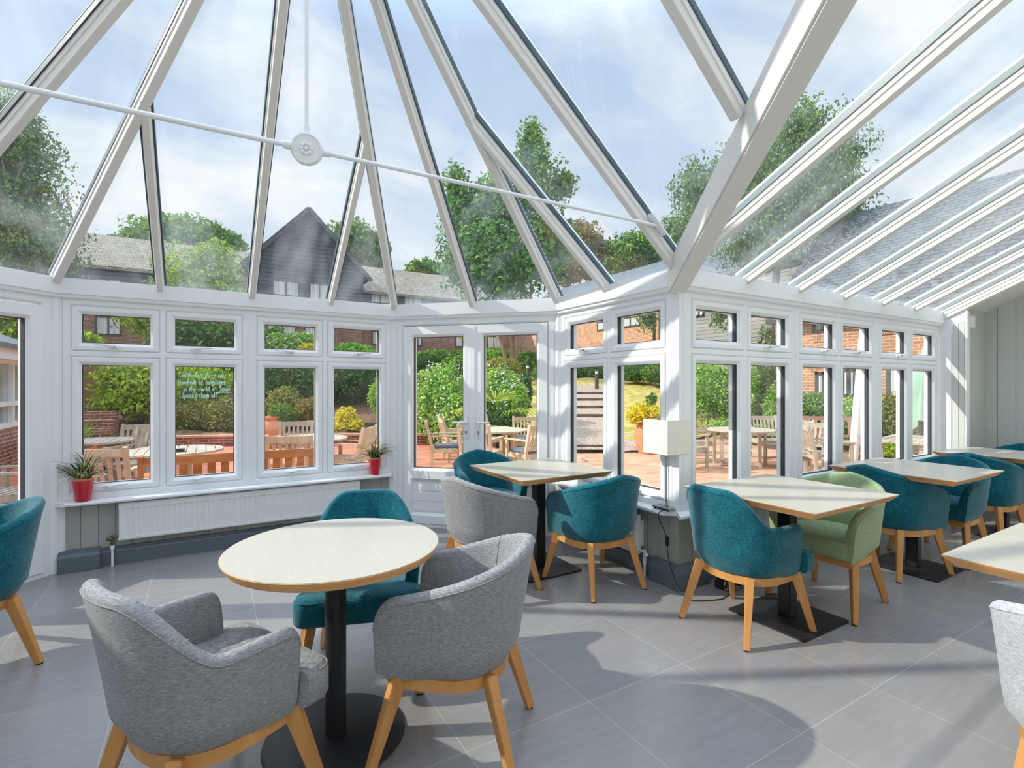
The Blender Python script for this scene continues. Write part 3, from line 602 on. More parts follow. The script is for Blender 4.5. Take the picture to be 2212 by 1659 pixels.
for e, s_ in ((RE, 1), (LE, -1)):
    m_ = MB(); m_.beam(e - HUB + Vector((-s_ * .075, 0, .063)), e - HUB + Vector((s_ * .06, 0, -.05)), .05, .022); m_.build('bracket', 'upvc', tie, bevel=.006)

# ------------------------------------------------------------------ house walls round the room
m_ = MB(); m_.prism([(XL - .1, YB - .15), (XW + .1, YB - .15), (XW + .1, YB), (XL - .1, YB)], 0, 4.6); struct(m_.build('wall_back', 'cream_wall'))
zt = lambda y: Z1 - .09 + SB * (YR - y)
m_ = MB(); m_.slab([(XE, YR + .1, 0), (XE, 2.185, 0), (XE, 2.185, zt(2.185)), (XE, YR + .1, zt(YR + .1))], (.05, 0, 0)); struct(m_.build('wall_pier', 'upvc'))
m_ = MB()
m_.slab([(XE - .012, YR - .02, .0), (XE - .012, YR - .105, .0), (XE - .012, YR - .105, 1.96), (XE - .012, YR - .02, 1.92)], (.011, 0, 0))
pn = struct(m_.build('trim_20', 'sill'))
m_ = MB(); m_.slab([(XE - .006, YR - .112, .05), (XE - .006, YR - .215, .05), (XE - .006, YR - .215, 2.10), (XE - .006, YR - .112, 2.05)], (.005, 0, 0)); struct(m_.build('trim_21', 'greywall_y'))
m_ = MB(); m_.box((XE - .012, 2.175, 0), (XE + .05, 2.200, 2.20)); struct(m_.build('trim_22', 'upvc', bevel=.004))
m_ = MB(); m_.prism([(XE + .05, 2.20), (XW, 2.20), (XW, 2.34), (XE + .05, 2.34)], 0, 2.33); struct(m_.build('wall_recess', 'greywall_x'))
m_ = MB(); m_.slab([(XW, 2.34, 0), (XW, YB, 0), (XW, YB, zt(YB) + .06), (XW, 2.34, zt(2.34) + .06)], (.1, 0, 0)); struct(m_.build('wall_right', 'greywall_y'))
m_ = MB(); m_.slab([(XE + .04, 2.34, zt(2.34)), (XW + .05, 2.34, zt(2.34)), (XW + .05, YB, zt(YB)), (XE + .04, YB, zt(YB))], (0, 0, .06))
struct(m_.build('ceiling_soffit', planks('cream_soffit_boards', 'x', C(224, 222, 212), C(232, 230, 222), .1, .05, C(190, 188, 178), .6)))
m_ = MB(); m_.slab([(XE - .03, YR + .02, zt(YR) - .02), (XE - .03, YB, zt(YB) - .02), (XE - .03, YB, zt(YB) + .09), (XE - .03, YR + .02, zt(YR) + .09)], (.075, 0, 0)); struct(m_.build('trim_23', 'upvc_cream'))
m_ = MB(); m_.box((XE + .052, 2.150, 2.02), (XE + .125, 2.2005, 2.15)); tag(m_.build('alarm_sensor', 'whiteplastic', bevel=.006), 'small white box sensor high on the grey recess wall', 'sensor')
# ------------------------------------------------------------------ tub chairs
def smooth01(t): t = max(0.0, min(1.0, t)); return t * t * (3 - 2 * t)
def tub_curve(a=0.29, yf=0.175, yb=0.262, n=2.35, ns=56):
    """plan of the wrap from the left arm front round the back to the right arm front: points with arc length"""
    dense = []
    for i in range(41): t = i / 40; dense.append((-a + 0.012 * (1 - t) ** 2, yf * (1 - t)))
    for i in range(1, 161):
        th = PI * i / 160; c, s_ = math.cos(th), math.sin(th)
        dense.append((-a * math.copysign(abs(c) ** (2 / n), c), -yb * abs(s_) ** (2 / n)))
    for i in range(1, 41): t = i / 40; dense.append((a - 0.012 * t ** 2, yf * t))
    L = [0.0]
    for p, q in zip(dense, dense[1:]): L.append(L[-1] + math.dist(p, q))
    tot = L[-1]; ends = [0, .006, .014, .024, .036, .05, .066, .085]
    ss = ends + [0.085 + (tot - 0.17) * k / ns for k in range(1, ns)] + [tot - e for e in reversed(ends)]
    out = []
    j = 0
    for s_ in ss:
        while j < len(L) - 2 and L[j + 1] < s_: j += 1
        t = (s_ - L[j]) / max(1e-9, L[j + 1] - L[j]); p, q = Vector(dense[j]), Vector(dense[j + 1])
        a_ = Vector(dense[max(0, j - 2)]); b_ = Vector(dense[min(len(dense) - 1, j + 3)]); d = (b_ - a_).normalized()
        out.append((p + (q - p) * t, Vector((-d.y, d.x)) * -1.0, s_))
    return out, tot
def make_chair(style, mat):
    root = empty('tub_chair'); YF_ = .245 if style == 'slope' else .165; cur, tot = tub_curve(yf=YF_); z0 = .342; R = .024; rows = []; pipe_o = []
    for (p, nv, s_) in cur:
        u = min(s_, tot - s_) / (tot / 2)
        if style == 'slope': rim = .632 + .180 * (0.62 * u + 0.38 * smooth01(u))
        elif style == 'dip': rim = .630 + .004 * math.sin(PI * min(1, u / .40)) + .202 * smooth01((u - .40) / .44)
        e = min(s_, tot - s_); rr = .085 if style == 'slope' else .048
        if e < rr: rim = rim - rr + math.sqrt(max(0, rr * rr - (rr - e) ** 2))
        lean = .012 + .030 * smooth01((u - .35) / .6)
        def off(z):
            t = (z - z0) / (.78 - z0); tuck = -(.010 + .034 * smooth01(u * 2.2)) * max(0, 1 - (z - z0) / .08) ** 2
            return -.030 + (.030 + lean) * t + tuck - .012 * t * (1 - t)
        prof = []
        for k in range(9): z = z0 + (rim - R - z0) * (k / 8) ** 0.85; prof.append((off(z), z))
        oc = off(rim - R) - R
        for k in range(1, 8): th = PI * k / 8; prof.append((oc + R * math.cos(th), rim - R + R * math.sin(th)))
        for k in range(7): z = rim - R + (.40 - rim + R) * k / 6; prof.append((off(max(z, z0 + .08)) - 2 * R - .012 * math.sin(PI * k / 6), z))
        rows.append([(p.x + nv.x * o, p.y + nv.y * o, z) for o, z in prof])
        q = 8; pipe_o.append((p.x + nv.x * (prof[q][0] + .0005), p.y + nv.y * (prof[q][0] + .0005), prof[q][1]))
    m_ = MB(); m_.grid(rows); k = len(rows[0])
    m_.f.append(tuple(range(k))); m_.f.append(tuple(len(m_.v) - k + i for i in reversed(range(k))))
    shell = m_.build('backrest', mat, root, smooth=55)
    m_ = MB(); m_.tube(pipe_o, .0022, 6); m_.build('seam', mat, shell, smooth=60)
    for sg in (-1, 1):                # inside seams where arm meets back
        i = int(len(rows) * (.30 if sg < 0 else .70)); m_ = MB(); m_.tube([Vector(rows[i][q]) + Vector((0, .001, .0)) for q in range(11, 21)], .0024, 6); m_.build('seam', mat, shell, smooth=60)
    # seat cushion: sides tucked between the arms, a wider nose in front of them
    out = []
    def arc(cx, cy, r, a0, a1, n=6): return [(cx + r * math.cos(a0 + (a1 - a0) * i / n), cy + r * math.sin(a0 + (a1 - a0) * i / n)) for i in range(n + 1)]
    if style == 'slope': out += arc(.205, .212, .030, 0, PI / 2) + arc(-.205, .212, .030, PI / 2, PI) + [(-.235, .15)]
    else: out += arc(.225, .230, .055, 0, PI / 2) + arc(-.225, .230, .055, PI / 2, PI) + [(-.280, .182), (-.262, .174), (-.236, .168)]
    out += [(-.234, .05), (-.220, -.07), (-.175, -.155), (-.09, -.203), (0, -.214), (.09, -.203), (.175, -.155), (.220, -.07), (.234, .05)]
    out += [(.235, .15)] if style == 'slope' else [(.236, .168), (.262, .174), (.280, .182)]
    rings = []
    for (ins, z) in ((.030, .346), (.008, .352), (0, .366), (0, .440), (.005, .456), (.018, .467), (.05, .474), (.12, .479), (.2, .481)):
        rings.append([(x * (1 - ins / .28), (y - .03) * (1 - ins / .28) + .03, z) for x, y in out])
    n = len(out); m_ = MB(); v = [p for r in rings for p in r]; f = [tuple(range(n - 1, -1, -1)), tuple(range((len(rings) - 1) * n, len(rings) * n))]
    for i in range(len(rings) - 1):
        for j in range(n): f.append((i * n + j, i * n + (j + 1) % n, (i + 1) * n + (j + 1) % n, (i + 1) * n + j))
    m_.add(v, f); seat = m_.build('seat', mat, root, smooth=50)
    m_ = MB(); m_.tube([(x * .985, (y - .03) * .985 + .03, .457) for x, y in out[:14]], .0022, 6); m_.build('seam', mat, seat)
    # bent wood apron under the shell
    ap = [(p.x * .80, p.y * .80 + .012) for p, _, _ in cur[::3]]
    m_ = MB(); m_.sweep(ap, [(0, .304), (0, .348), (.028, .348), (.028, .304)], closed=True); m_.build('apron', 'oak', root, smooth=40)
    for sx in (-1, 1):
        m_ = MB(); m_.beam((sx * .218, .160, .350), (sx * .266, .258, .004), .042, .054, .027, .034, up=(sx, 1, 0)); lg = m_.build('leg', 'oak', root, bevel=.003)
        m_ = MB(); m_.beam((sx * .168, -.160, .350), (sx * .222, -.258, .004), .042, .052, .027, .034, up=(sx, -1, 0)); lg2 = m_.build('leg', 'oak', root, bevel=.003)
        for (x, y) in ((.2665, .259), (.2225, -.259)):
            m_ = MB(); m_.cbox((sx * x, y, .003), (.022, .022, .006)); m_.build('glide', 'blackplastic', lg if y > 0 else lg2)
    return root
PROTO = {}
def chair(style, mat, x, y, face, label, group=None):
    """face: compass heading (dx, dy) of the open front"""
    k = (style, mat); base = PROTO.get(k)
    if base is None: o = PROTO[k] = make_chair(style, mat)
    else: o = copy_tree(base)
    o.location = (x, y, 0); o.rotation_euler = (0, 0, math.atan2(face[1], face[0]) - PI / 2)
    tag(o, label, 'chair', group); return o
G1 = 'tub chairs at the round table'; G2 = 'tub chairs at the square tables'
chair('dip', 'grey', -.005, 1.935, (.90, .43), 'grey tub chair with swooping low arms, nearest left, facing the round table', G1)
chair('slope', 'grey', .86, 1.86, (-.76, .65), 'grey tub chair with sloping rim right of the round table', G1)
chair('dip', 'teal', .655, 2.53, (-.32, -.95), 'teal tub chair with low arms behind the round table, before the radiator', G1)
chair('slope', 'teal', -1.05, 3.54, (-.94, -.34), 'teal tub chair cut off by the left edge, beside the left glazed door')
chair('slope', 'grey', 1.64, 3.10, (.97, .24), 'grey tub chair at left of the corner table before the french doors', G2)
chair('slope', 'teal', 2.10, 3.93, (-.12, -1), 'teal tub chair behind the corner table, against the french doors', G2)
chair('slope', 'teal', 2.36, 2.80, (0.03, 1), 'teal tub chair in front of the corner table, beside the window sill lamp', G2)
chair('dip', 'teal', 2.70, 1.88, (1, -.04), 'teal tub chair with swooping low arms beside the plinth and lamp cable', G2)
chair('slope', 'green', 3.49, 1.80, (-1, -.03), 'sage green tub chair at right of its square table', G2)
chair('slope', 'teal', 4.50, 1.87, (.98, -.17), 'teal tub chair directly behind the sage green chair', G2)
chair('slope', 'teal', 5.23, 1.80, (-1, .06), 'teal tub chair with its open front under the middle square table by the long windows', G2)
chair('slope', 'teal', 6.03, 1.80, (1, .02), 'teal tub chair with its back to the middle square table, before the farthest table', G2)
chair('slope', 'teal', 7.06, 1.78, (-1, 0.05), 'teal tub chair at the far end by the grey boarded wall', G2)
chair('slope', 'lightgrey', 2.25, .335, (1, .05), 'pale grey tub chair cut off by the bottom right edge')

# ------------------------------------------------------------------ tables
TOP = .765
def square_table(x, y, label, sx=.80, sy=.80, base=True):
    t = tag(empty('square_table', (x, y, 0)), label, 'table', 'square dining tables with ply edges'); hx, hy = sx / 2, sy / 2
    m_ = MB(); v = []
    for (i, z) in ((.036, TOP - .042), (.003, TOP - .007), (0, TOP - .002)):
        v += [(-hx + i, -hy + i, z), (hx - i, -hy + i, z), (hx - i, hy - i, z), (-hx + i, hy - i, z)]
    m_.add(v, [(3, 2, 1, 0), (8, 9, 10, 11)] + [(r * 4 + q, r * 4 + (q + 1) % 4, r * 4 + 4 + (q + 1) % 4, r * 4 + 4 + q) for r in (0, 1) for q in range(4)])
    ed = m_.build('tabletop', 'ply', t)
    m_ = MB(); m_.box((-hx + .002, -hy + .002, TOP - .003), (hx - .002, hy - .002, TOP)); m_.build('laminate', 'laminate', ed)['label'] = 'pale laminate surface'
    m_ = MB(); m_.box((-.04, -.04, .01), (.04, .04, TOP - .05)); m_.build('column', 'black', t, bevel=.006)
    m_ = MB(); m_.box((-.17, -.17, TOP - .052), (.17, .17, TOP - .042)); m_.build('top_plate', 'black', t)
    m_ = MB(); m_.prism([(px * (.24 - .02) + .02 * math.cos(a), py * (.24 - .02) + .02 * math.sin(a)) for px, py, a0 in ((1, 1, 0), (-1, 1, PI / 2), (-1, -1, PI), (1, -1, 1.5 * PI)) for a in [a0 + PI / 2 * i / 5 for i in range(6)]], 0, .010); m_.build('base_plate', 'black', t, bevel=.002)
    return t
square_table(2.19, 3.27, 'square pale table in the corner before the french doors')
square_table(3.02, 1.80, 'square pale table between the swooping teal chair and the sage green chair', .88, .82)
square_table(4.68, 1.79, 'middle square pale table along the long windows', .86, .82)
square_table(6.42, 1.75, 'farthest square pale table, beside the white pier')
square_table(2.80, .39, 'square pale table cut off by the right edge in front', .86, .86)
t = tag(empty('round_table', (.437, 2.11, 0)), 'round pale table with ply edge and black disc base', 'table')
m_ = MB(); m_.lathe([(.001, TOP - .040), (.380, TOP - .040), (.388, TOP - .036), (.406, TOP - .008), (.408, TOP - .003), (.001, TOP - .003)], 96); ed = m_.build('tabletop', 'ply', t, smooth=30)
m_ = MB(); m_.lathe([(.001, TOP - .004), (.4055, TOP - .004), (.4055, TOP), (.001, TOP)], 96); m_.build('laminate', 'laminate', ed, smooth=30)['label'] = 'pale laminate surface'
m_ = MB(); m_.lathe([(.001, .01), (.040, .01), (.040, TOP - .05), (.001, TOP - .05)], 32); m_.build('column', 'black', t, smooth=30)
m_ = MB(); m_.cbox((0, 0, TOP - .046), (.34, .34, .012)); m_.build('top_plate', 'black', t)
m_ = MB(); m_.lathe([(.001, 0), (.268, 0), (.270, .004), (.268, .009), (.26, .011), (.001, .014)], 64); m_.build('base_plate', 'black', t, smooth=30)

# ------------------------------------------------------------------ radiators
def radiator(label, W, u0, u1, z0, z1, nf=.062, ridges=46, valve_u=None, side=-1):
    p = W((u0 + u1) / 2, 0, 0); r = tag(empty('radiator'), label, 'radiator'); m_ = MB()
    ri = ridges; pts = [(u0, nf - .012), (u0 + .012, nf)]
    w = (u1 - u0 - .06) / ri
    for k in range(ri):
        a = u0 + .03 + k * w; pts += [(a + w * .10, nf), (a + w * .28, nf - .008), (a + w * .58, nf - .008), (a + w * .76, nf)]
    pts += [(u1 - .012, nf), (u1, nf - .012), (u1, -.0 + .02), (u0, .02)]
    wprism_v(m_, W, pts, z0 + .03, z1 - .045); m_.build('panel', 'radiator', r)
    m_ = MB(); wprism_h(m_, W, [(.02, z1 - .046), (nf + .001, z1 - .046), (nf + .001, z1 - .008), (nf - .010, z1), (.02, z1)], u0, u1)
    wprism_h(m_, W, [(.02, z0), (nf - .010, z0), (nf + .001, z0 + .010), (nf + .001, z0 + .031), (.02, z0 + .031)], u0, u1)
    m_.build('rim', 'radiator', r, bevel=.002)
    m_ = MB(); wbox(m_, W, u0 + .01, -.020, z0 + .05, u0 + .06, .022, z1 - .05); wbox(m_, W, u1 - .06, -.020, z0 + .05, u1 - .01, .022, z1 - .05); m_.build('wall_bracket', 'radiator', r)
    if valve_u is not None:
        v = valve_u; e = u0 if side < 0 else u1; m_ = MB()
        m_.tube([W(e, .035, z0 + .03), W(v, .035, z0 + .03)], .009, 10); m_.tube([W(v, .035, z0 - .028), W(v, .035, z0 + .045)], [.014, .012], 10); m_.tube([W(v, .035, z0 + .022), W(v + side * .035, .05, z0 + .022)], .012, 10)
        m_.build('valve', 'brass' if side < 0 else 'whiteplastic', r, smooth=50)
        m_ = MB(); m_.tube([W(v, .035, .001), W(v, .035, z0 - .028)], .0085, 10); m_.build('pipe', 'whiteplastic', r, smooth=50)
        m_ = MB(); m_.lathe([(.001, 0), (.014, 0), (.014, .03), (.001, .03)], 12, W(v, .035, z0 - .060)); m_.build('pipe_collar', 'whiteplastic', r, smooth=40)
    return anchor(r, (p[0], p[1], 0))
radiator('long white panel radiator under the front windows', WF, .385, 2.235, .195, .488, valve_u=.345)
radiator('white panel radiator mostly hidden behind the corner table', WS, .25, 1.06, .15, .44, ridges=22, valve_u=1.115, side=1)

# ------------------------------------------------------------------ lamp on the sill
SZ = .534
lp = tag(empty('table_lamp', (2.762, 2.515, SZ)), 'steel table lamp with square cream shade on the window sill', 'lamp')
m_ = MB(); m_.box((-.062, -.075, .010), (.062, .075, .019)); m_.build('base', 'chrome', lp, bevel=.002)
for sx in (-1, 1):
    for sy in (-1, 1): m_ = MB(); m_.lathe([(.001, 0), (.009, 0), (.009, .011), (.001, .011)], 10, (sx * .048, sy * .06, 0)); m_.build('foot', 'blackplastic', lp, smooth=40)
m_ = MB(); m_.tube([(0, 0, .018), (0, 0, .52)], .0055, 12); m_.lathe([(.001, .018), (.013, .018), (.013, .024), (.001, .024)], 16); m_.build('stem', 'chrome', lp, smooth=40)
m_ = MB(); v = []
for (h_, i) in ((.395, 0), (.630, 0.0), (.630, .004), (.395, .004)):
    q = .112 - i; v += [(-q, -q, h_), (q, -q, h_), (q, q, h_), (-q, q, h_)]
m_.add(v, [(r * 4 + q, r * 4 + (q + 1) % 4, ((r + 1) % 4) * 4 + (q + 1) % 4, ((r + 1) % 4) * 4 + q) for r in range(4) for q in range(4)])
sh = m_.build('lamp_shade', 'shade', lp)
m_ = MB()
for a in (0, PI / 2, PI, 1.5 * PI): m_.tube([(0, 0, .50), (.110 * math.cos(a), .110 * math.sin(a), .50)], .002, 6)
m_.build('shade_carrier', 'chrome', sh)
m_ = MB(); m_.lathe([(.001, .50), (.017, .50), (.030, .545), (.027, .575), (.001, .59)], 20); m_.build('bulb', 'whiteplastic', lp, smooth=60)
cab = [(-.03, -.03, .008), (-.075, -.035, .007), (-.118, -.04, -.004), (-.124, -.042, -.03), (-.060, -.05, -.16), (-.056, -.055, -.22), (-.06, -.07, -.30), (-.062, -.10, -.38), (-.068, -.14, -.44), (-.09, -.20, -.50), (-.075, -.28, -.526), (.02, -.33, -.529), (.12, -.36, -.529), (.24, -.335, -.529), (.30, -.28, -.529)]
m_ = MB(); m_.tube(cab, .0032, 8); m_.build('cable', 'blackplastic', lp, smooth=60)
m_ = MB(); m_.cbox((-.053, -.054, -.205), (.022, .022, .065), .2); m_.build('switch', 'blackplastic', lp, bevel=.004)
ad = tag(empty('power_adapter', (3.06, 2.295, 0)), 'black plug-in power adapter lying on the floor behind the swooping teal chair', 'adapter')
m_ = MB(); m_.cbox((0, 0, .032), (.09, .06, .064), .3); m_.build('body', 'blackplastic', ad, bevel=.008)
m_ = MB(); m_.cbox((-.008, -.0338, .035), (.03, .002, .022), .3); m_.build('sticker', 'whiteplastic', ad)
m_ = MB(); m_.tube([(.03 + .1 * math.cos(a) * (1 - .02 * i), -.07 + .055 * math.sin(a), .004 + .0012 * i) for i, a in enumerate([k * .5 for k in range(30)])], .003, 6); m_.build('cable', 'blackplastic', ad, smooth=60)

# ------------------------------------------------------------------ strap plants in red pots
def strap_plant(x, y, z, sc, seed, label, wide):
    random.seed(seed); p = tag(empty('potted_plant', (x, y, z)), label, 'plant', 'strap leaf plants in red pots on the front sill')
    m_ = MB(); m_.lathe([(.001, 0), (.050 * wide, 0), (.053 * wide, .004), (.071 * wide, .148), (.072 * wide, .152), (.068 * wide, .152), (.066 * wide, .145), (.001, .145)], 36); m_.build('pot', 'redpot', p, smooth=35)
    m_ = MB(); m_.lathe([(.064 * wide, .140), (.068 * wide, .166), (.064 * wide, .168), (.058 * wide, .155), (.001, .155)], 30); m_.build('inner_pot', 'terracotta', p, smooth=35)
    def blades(n, mat, ln, name):
        vs, fs, ti = [], [], []
        for i in range(n):
            a = random.uniform(0, 2 * PI); L = random.uniform(*ln) * sc * 1.2; el = random.uniform(.5, 1.35); cv = random.uniform(.9, 2.1); w = random.uniform(.0035, .0055)
            pos = Vector((random.uniform(-.03, .03), random.uniform(-.03, .03), .155)); side = Vector((-math.sin(a), math.cos(a), 0)); o = len(vs); ns = 9
            for k in range(ns):
                t = k / (ns - 1); ww = w * (1 - t) ** .6 + .0004; e = el - cv * t * t
                vs += [tuple(pos + side * ww), tuple(pos - Vector((0, 0, ww * .6))), tuple(pos - side * ww)]
                pos = pos + Vector((math.cos(a) * math.cos(e), math.sin(a) * math.cos(e), math.sin(e))) * (L / ns)
                if pos.y > .0 and y + pos.y > YF - .012: pos.y = YF - .012 - y
                if z + pos.z < SZ + .012 : pos.z = SZ + .012 - z
            tv = random.random()
            for k in range(ns - 1):
                for q in (0, 1): fs.append((o + 3 * k + q, o + 3 * k + q + 1, o + 3 * k + q + 4, o + 3 * k + q + 3)); ti.append(tv)
        me = bpy.data.meshes.new(name); me.from_pydata(vs, [], fs); at_ = me.attributes.new('tint', 'FLOAT', 'FACE'); at_.data.foreach_set('value', ti)
        me.shade_smooth(); me.materials.append(M[mat]); ob = bpy.data.objects.new(name, me); COL.objects.link(ob); ob.parent = p
    blades(95, 'blade', (.13, .30), 'leaves'); blades(11, 'blade_dry', (.16, .34), 'dry_leaves')
    m_ = MB(); m_.lathe([(.001, .150), (.060 * wide, .150), (.001, .158)], 20); m_.build('soil', 'soil', p)
    return p
strap_plant(-.815, 4.955, SZ, 1.0, 4, 'strap leaf plant in wider red pot at left end of the front sill', .93)
strap_plant(1.395, 4.955, SZ, .85, 9, 'strap leaf plant in slim red pot at right end of the front sill', .82)

# ------------------------------------------------------------------ words written on the glass
STK = {'A': [[(0, 0), (.35, 1), (.7, 0)], [(.12, .4), (.58, .4)]], 'l': [[(.1, 1), (.1, .1), (.2, 0)]], 't': [[(.2, .9), (.2, .1), (.32, 0)], [(0, .6), (.4, .6)]],
 'h': [[(0, 1), (0, 0)], [(0, .4), (.2, .58), (.38, .45), (.38, 0)]], 'o': [[(.2, .58), (.02, .4), (.05, .1), (.22, 0), (.4, .12), (.4, .42), (.2, .58)]],
 'u': [[(0, .55), (.02, .12), (.15, 0), (.34, .15), (.36, .55), (.36, .1), (.44, 0)]], 'g': [[(.36, .52), (.15, .58), (0, .35), (.12, .05), (.34, .2), (.36, .55), (.34, -.25), (.15, -.4), (0, -.28)]],
 'e': [[(.02, .28), (.36, .33), (.3, .54), (.12, .56), (0, .3), (.12, .02), (.38, .1)]], 'r': [[(0, .55), (0, 0)], [(0, .35), (.14, .54), (.3, .54)]], 'a': [[(.36, .5), (.12, .58), (0, .3), (.1, .02), (.32, .15), (.36, .55), (.36, .05), (.44, 0)]],
 'n': [[(0, .55), (0, 0)], [(0, .38), (.2, .57), (.36, .45), (.36, 0)]], 'd': [[(.36, .5), (.12, .56), (0, .3), (.1, .02), (.34, .15)], [(.36, 1), (.36, 0)]], 's': [[(.32, .5), (.15, .58), (.04, .45), (.28, .18), (.18, 0), (0, .06)]],
 'f': [[(.4, .95), (.25, 1), (.17, .8), (.17, -.3)], [(0, .5), (.38, .5)]], 'i': [[(.08, .55), (.08, 0)], [(.08, .75), (.08, .8)]], 'm': [[(0, .55), (0, 0)], [(0, .4), (.15, .56), (.27, .4), (.27, 0)], [(.27, .4), (.42, .56), (.54, .4), (.54, 0)]],
 'w': [[(0, .55), (.12, 0), (.27, .45), (.42, 0), (.55, .55)]], 'S': [[(.5, .9), (.25, 1), (.06, .78), (.45, .35), (.35, .02), (0, .08)]], 'p': [[(0, .55), (0, -.4)], [(0, .4), (.2, .57), (.38, .35), (.25, .02), (0, .1)]], 'k': [[(0, 1), (0, 0)], [(.34, .55), (.02, .25), (.38, 0)]],
 ',': [[(.08, .08), (.02, -.18)]], '"': [[(.0, 1.05), (.04, .85)], [(.16, 1.05), (.2, .85)]]}
def write(mb, line, x, z, h, slant=.08, sq=.74):
    for ch in line:
        if ch == ' ': x += h * .34; continue
        st = STK[ch]; wd = max(p[0] for s_ in st for p in s_)
        for s_ in st: mb.tube([WF(x + (p[0] * sq + p[1] * slant) * h, -.0243, z + p[1] * h) for p in s_], .0026, 5)
        x += (wd * sq + .13) * h
    return x
m_ = MB(); U0 = .768
write(m_, '"Although there are', U0 + .01, 1.468, .043); write(m_, 'hundreds of languages', U0 + .0, 1.410, .041); write(m_, 'in the world, a', U0 + .035, 1.352, .042)
xe = write(m_, 'Smile', U0 + .292, 1.352, .046); write(m_, 'Speaks them all"', U0 + .025, 1.298, .042)
for zz in (1.344, 1.337): m_.tube([WF(U0 + .290, -.0243, zz), WF(U0 + .33, -.0243, zz + .003), WF(U0 + .375, -.0243, zz - .002)], .0018, 5)
c = (U0 + .345, 1.290)
note = tag(empty('handwritten_message', WF(U0 + .2, -.0243, 1.39)), 'pale cyan handwritten saying with smiley on the second window pane', 'writing'); m_.build('words', 'chalk', note); m_ = MB()
m_.tube([WF(c[0] + .024 * math.cos(a), -.0243, c[1] + .024 * math.sin(a)) for a in [PI * 1.03 + k * PI * .94 / 12 for k in range(13)]], .0021, 5)
for dx in (-.006, .006): m_.tube([WF(c[0] + dx, -.0243, c[1] + .006), WF(c[0] + dx, -.0243, c[1] + .016)], .002, 5)
m_.build('smiley', 'chalk', note); anchor(note, WF(U0 + .2, -.0243, 1.39))
# ------------------------------------------------------------------ the ground outside
GZ = -0.18
def lerp(a, b, t): t = max(0, min(1, t)); return a + (b - a) * t
def pwl(x, pts):
    if x <= pts[0][0]: return pts[0][1]
    for (a, u), (b, v) in zip(pts, pts[1:]):
        if x <= b: return u + (v - u) * (x - a) / (b - a)
    return pts[-1][1]
def edge(t): return pwl(t, [(-1.2, 11.5), (-.85, 12.4), (-.6, 13.2), (-.3, 13.6), (-.12, 13.6), (.02, 12.2), (.30, 12.0), (.36, 14.5), (.46, 18.5), (.6, 24)])
def gz(t, d):
    e = edge(t)
    if d <= e: return GZ
    left = lerp(1, 0, (t + .22) / .17)
    zl = pwl(d - e, [(0, .07), (1.4, .12), (3, .5), (7, 1.75), (14, 2.3), (40, 2.6)])
    zr = pwl(d - e, [(0, -.12), (14, 1.80), (40, 2.2)])
    return zl * left + zr * (1 - left)
def gxy(t, d): return (CS * t * d + SN * d, -SN * t * d + CS * d)
def terrain(name, t0, t1, nt_, d1, mat, lift=0.0):
    rows = []
    for i in range(nt_ + 1):
        t = t0 + (t1 - t0) * i / nt_; r = []
        for k in range(31):
            e = edge(t) + .02; d = e + (d1 - e) * (k / 30) ** 1.7; x, y = gxy(t, d); n = .04 * math.sin(3.1 * x + 1.7 * y) + .03 * math.sin(5.3 * y - 2 * x)
            r.append((x, y, gz(t, d) + (n if 0 < k else 0) + lift))
        rows.append(r)
    m_ = MB(); m_.grid(rows); o = m_.build(name, mat, smooth=60); o['kind'] = 'structure'; return o
rows = []
for i in range(17):
    t = .145 + .16 * i / 16; rows.append([(*gxy(t, edge(t) - .05 + k * .2), gz(t, edge(t) + k * .2) + .03 + .03 * math.sin(7 * t * 12 + k * 2) - (.1 if k == 8 else 0)) for k in range(9)])
m_ = MB(); m_.grid(rows); struct(m_.build('ground_gravel_bed', 'gravel', smooth=60))
terrain('ground_bank', -1.6, -.06, 60, 60, 'mulch'); terrain('ground_lawn', -.06, .62, 50, 60, 'lawn')
m_ = MB(); m_.slab([(-14, 3.0, GZ), (-14, 9.0, GZ), (-9, 16, GZ), (3, 16.5, GZ), (11.0, 16.3, GZ), (0.9, 6.2, GZ), (0.9, 3.0, GZ)], (0, 0, -.12)); struct(m_.build('floor_terrace', 'patio'))
m_ = MB(); m_.slab([(0.9, 2.3, GZ), (0.9, 6.2, GZ), (11.0, 16.3, GZ), (20, 14, GZ), (20, -6, GZ), (7.8, -6, GZ), (7.8, 2.3, GZ)], (0, 0, -.12)); struct(m_.build('floor_patio', 'patio_pale'))
# low curved retaining wall with a coping
pts = []
for i in range(37): t = -1.0 + (.90) * i / 36; pts.append(gxy(t, edge(t)))
m_ = MB(); m_.sweep(pts, [(0, GZ), (0, .06), (.2, .06), (.2, GZ)]); rw = tag(m_.build('garden_wall', 'brick_dark'), 'low curved brick retaining wall round the terrace', 'wall')
m_ = MB(); m_.sweep(pts, [(-.03, .06), (-.03, .11), (.24, .11), (.24, .06)]); m_.build('coping', 'coping', rw)
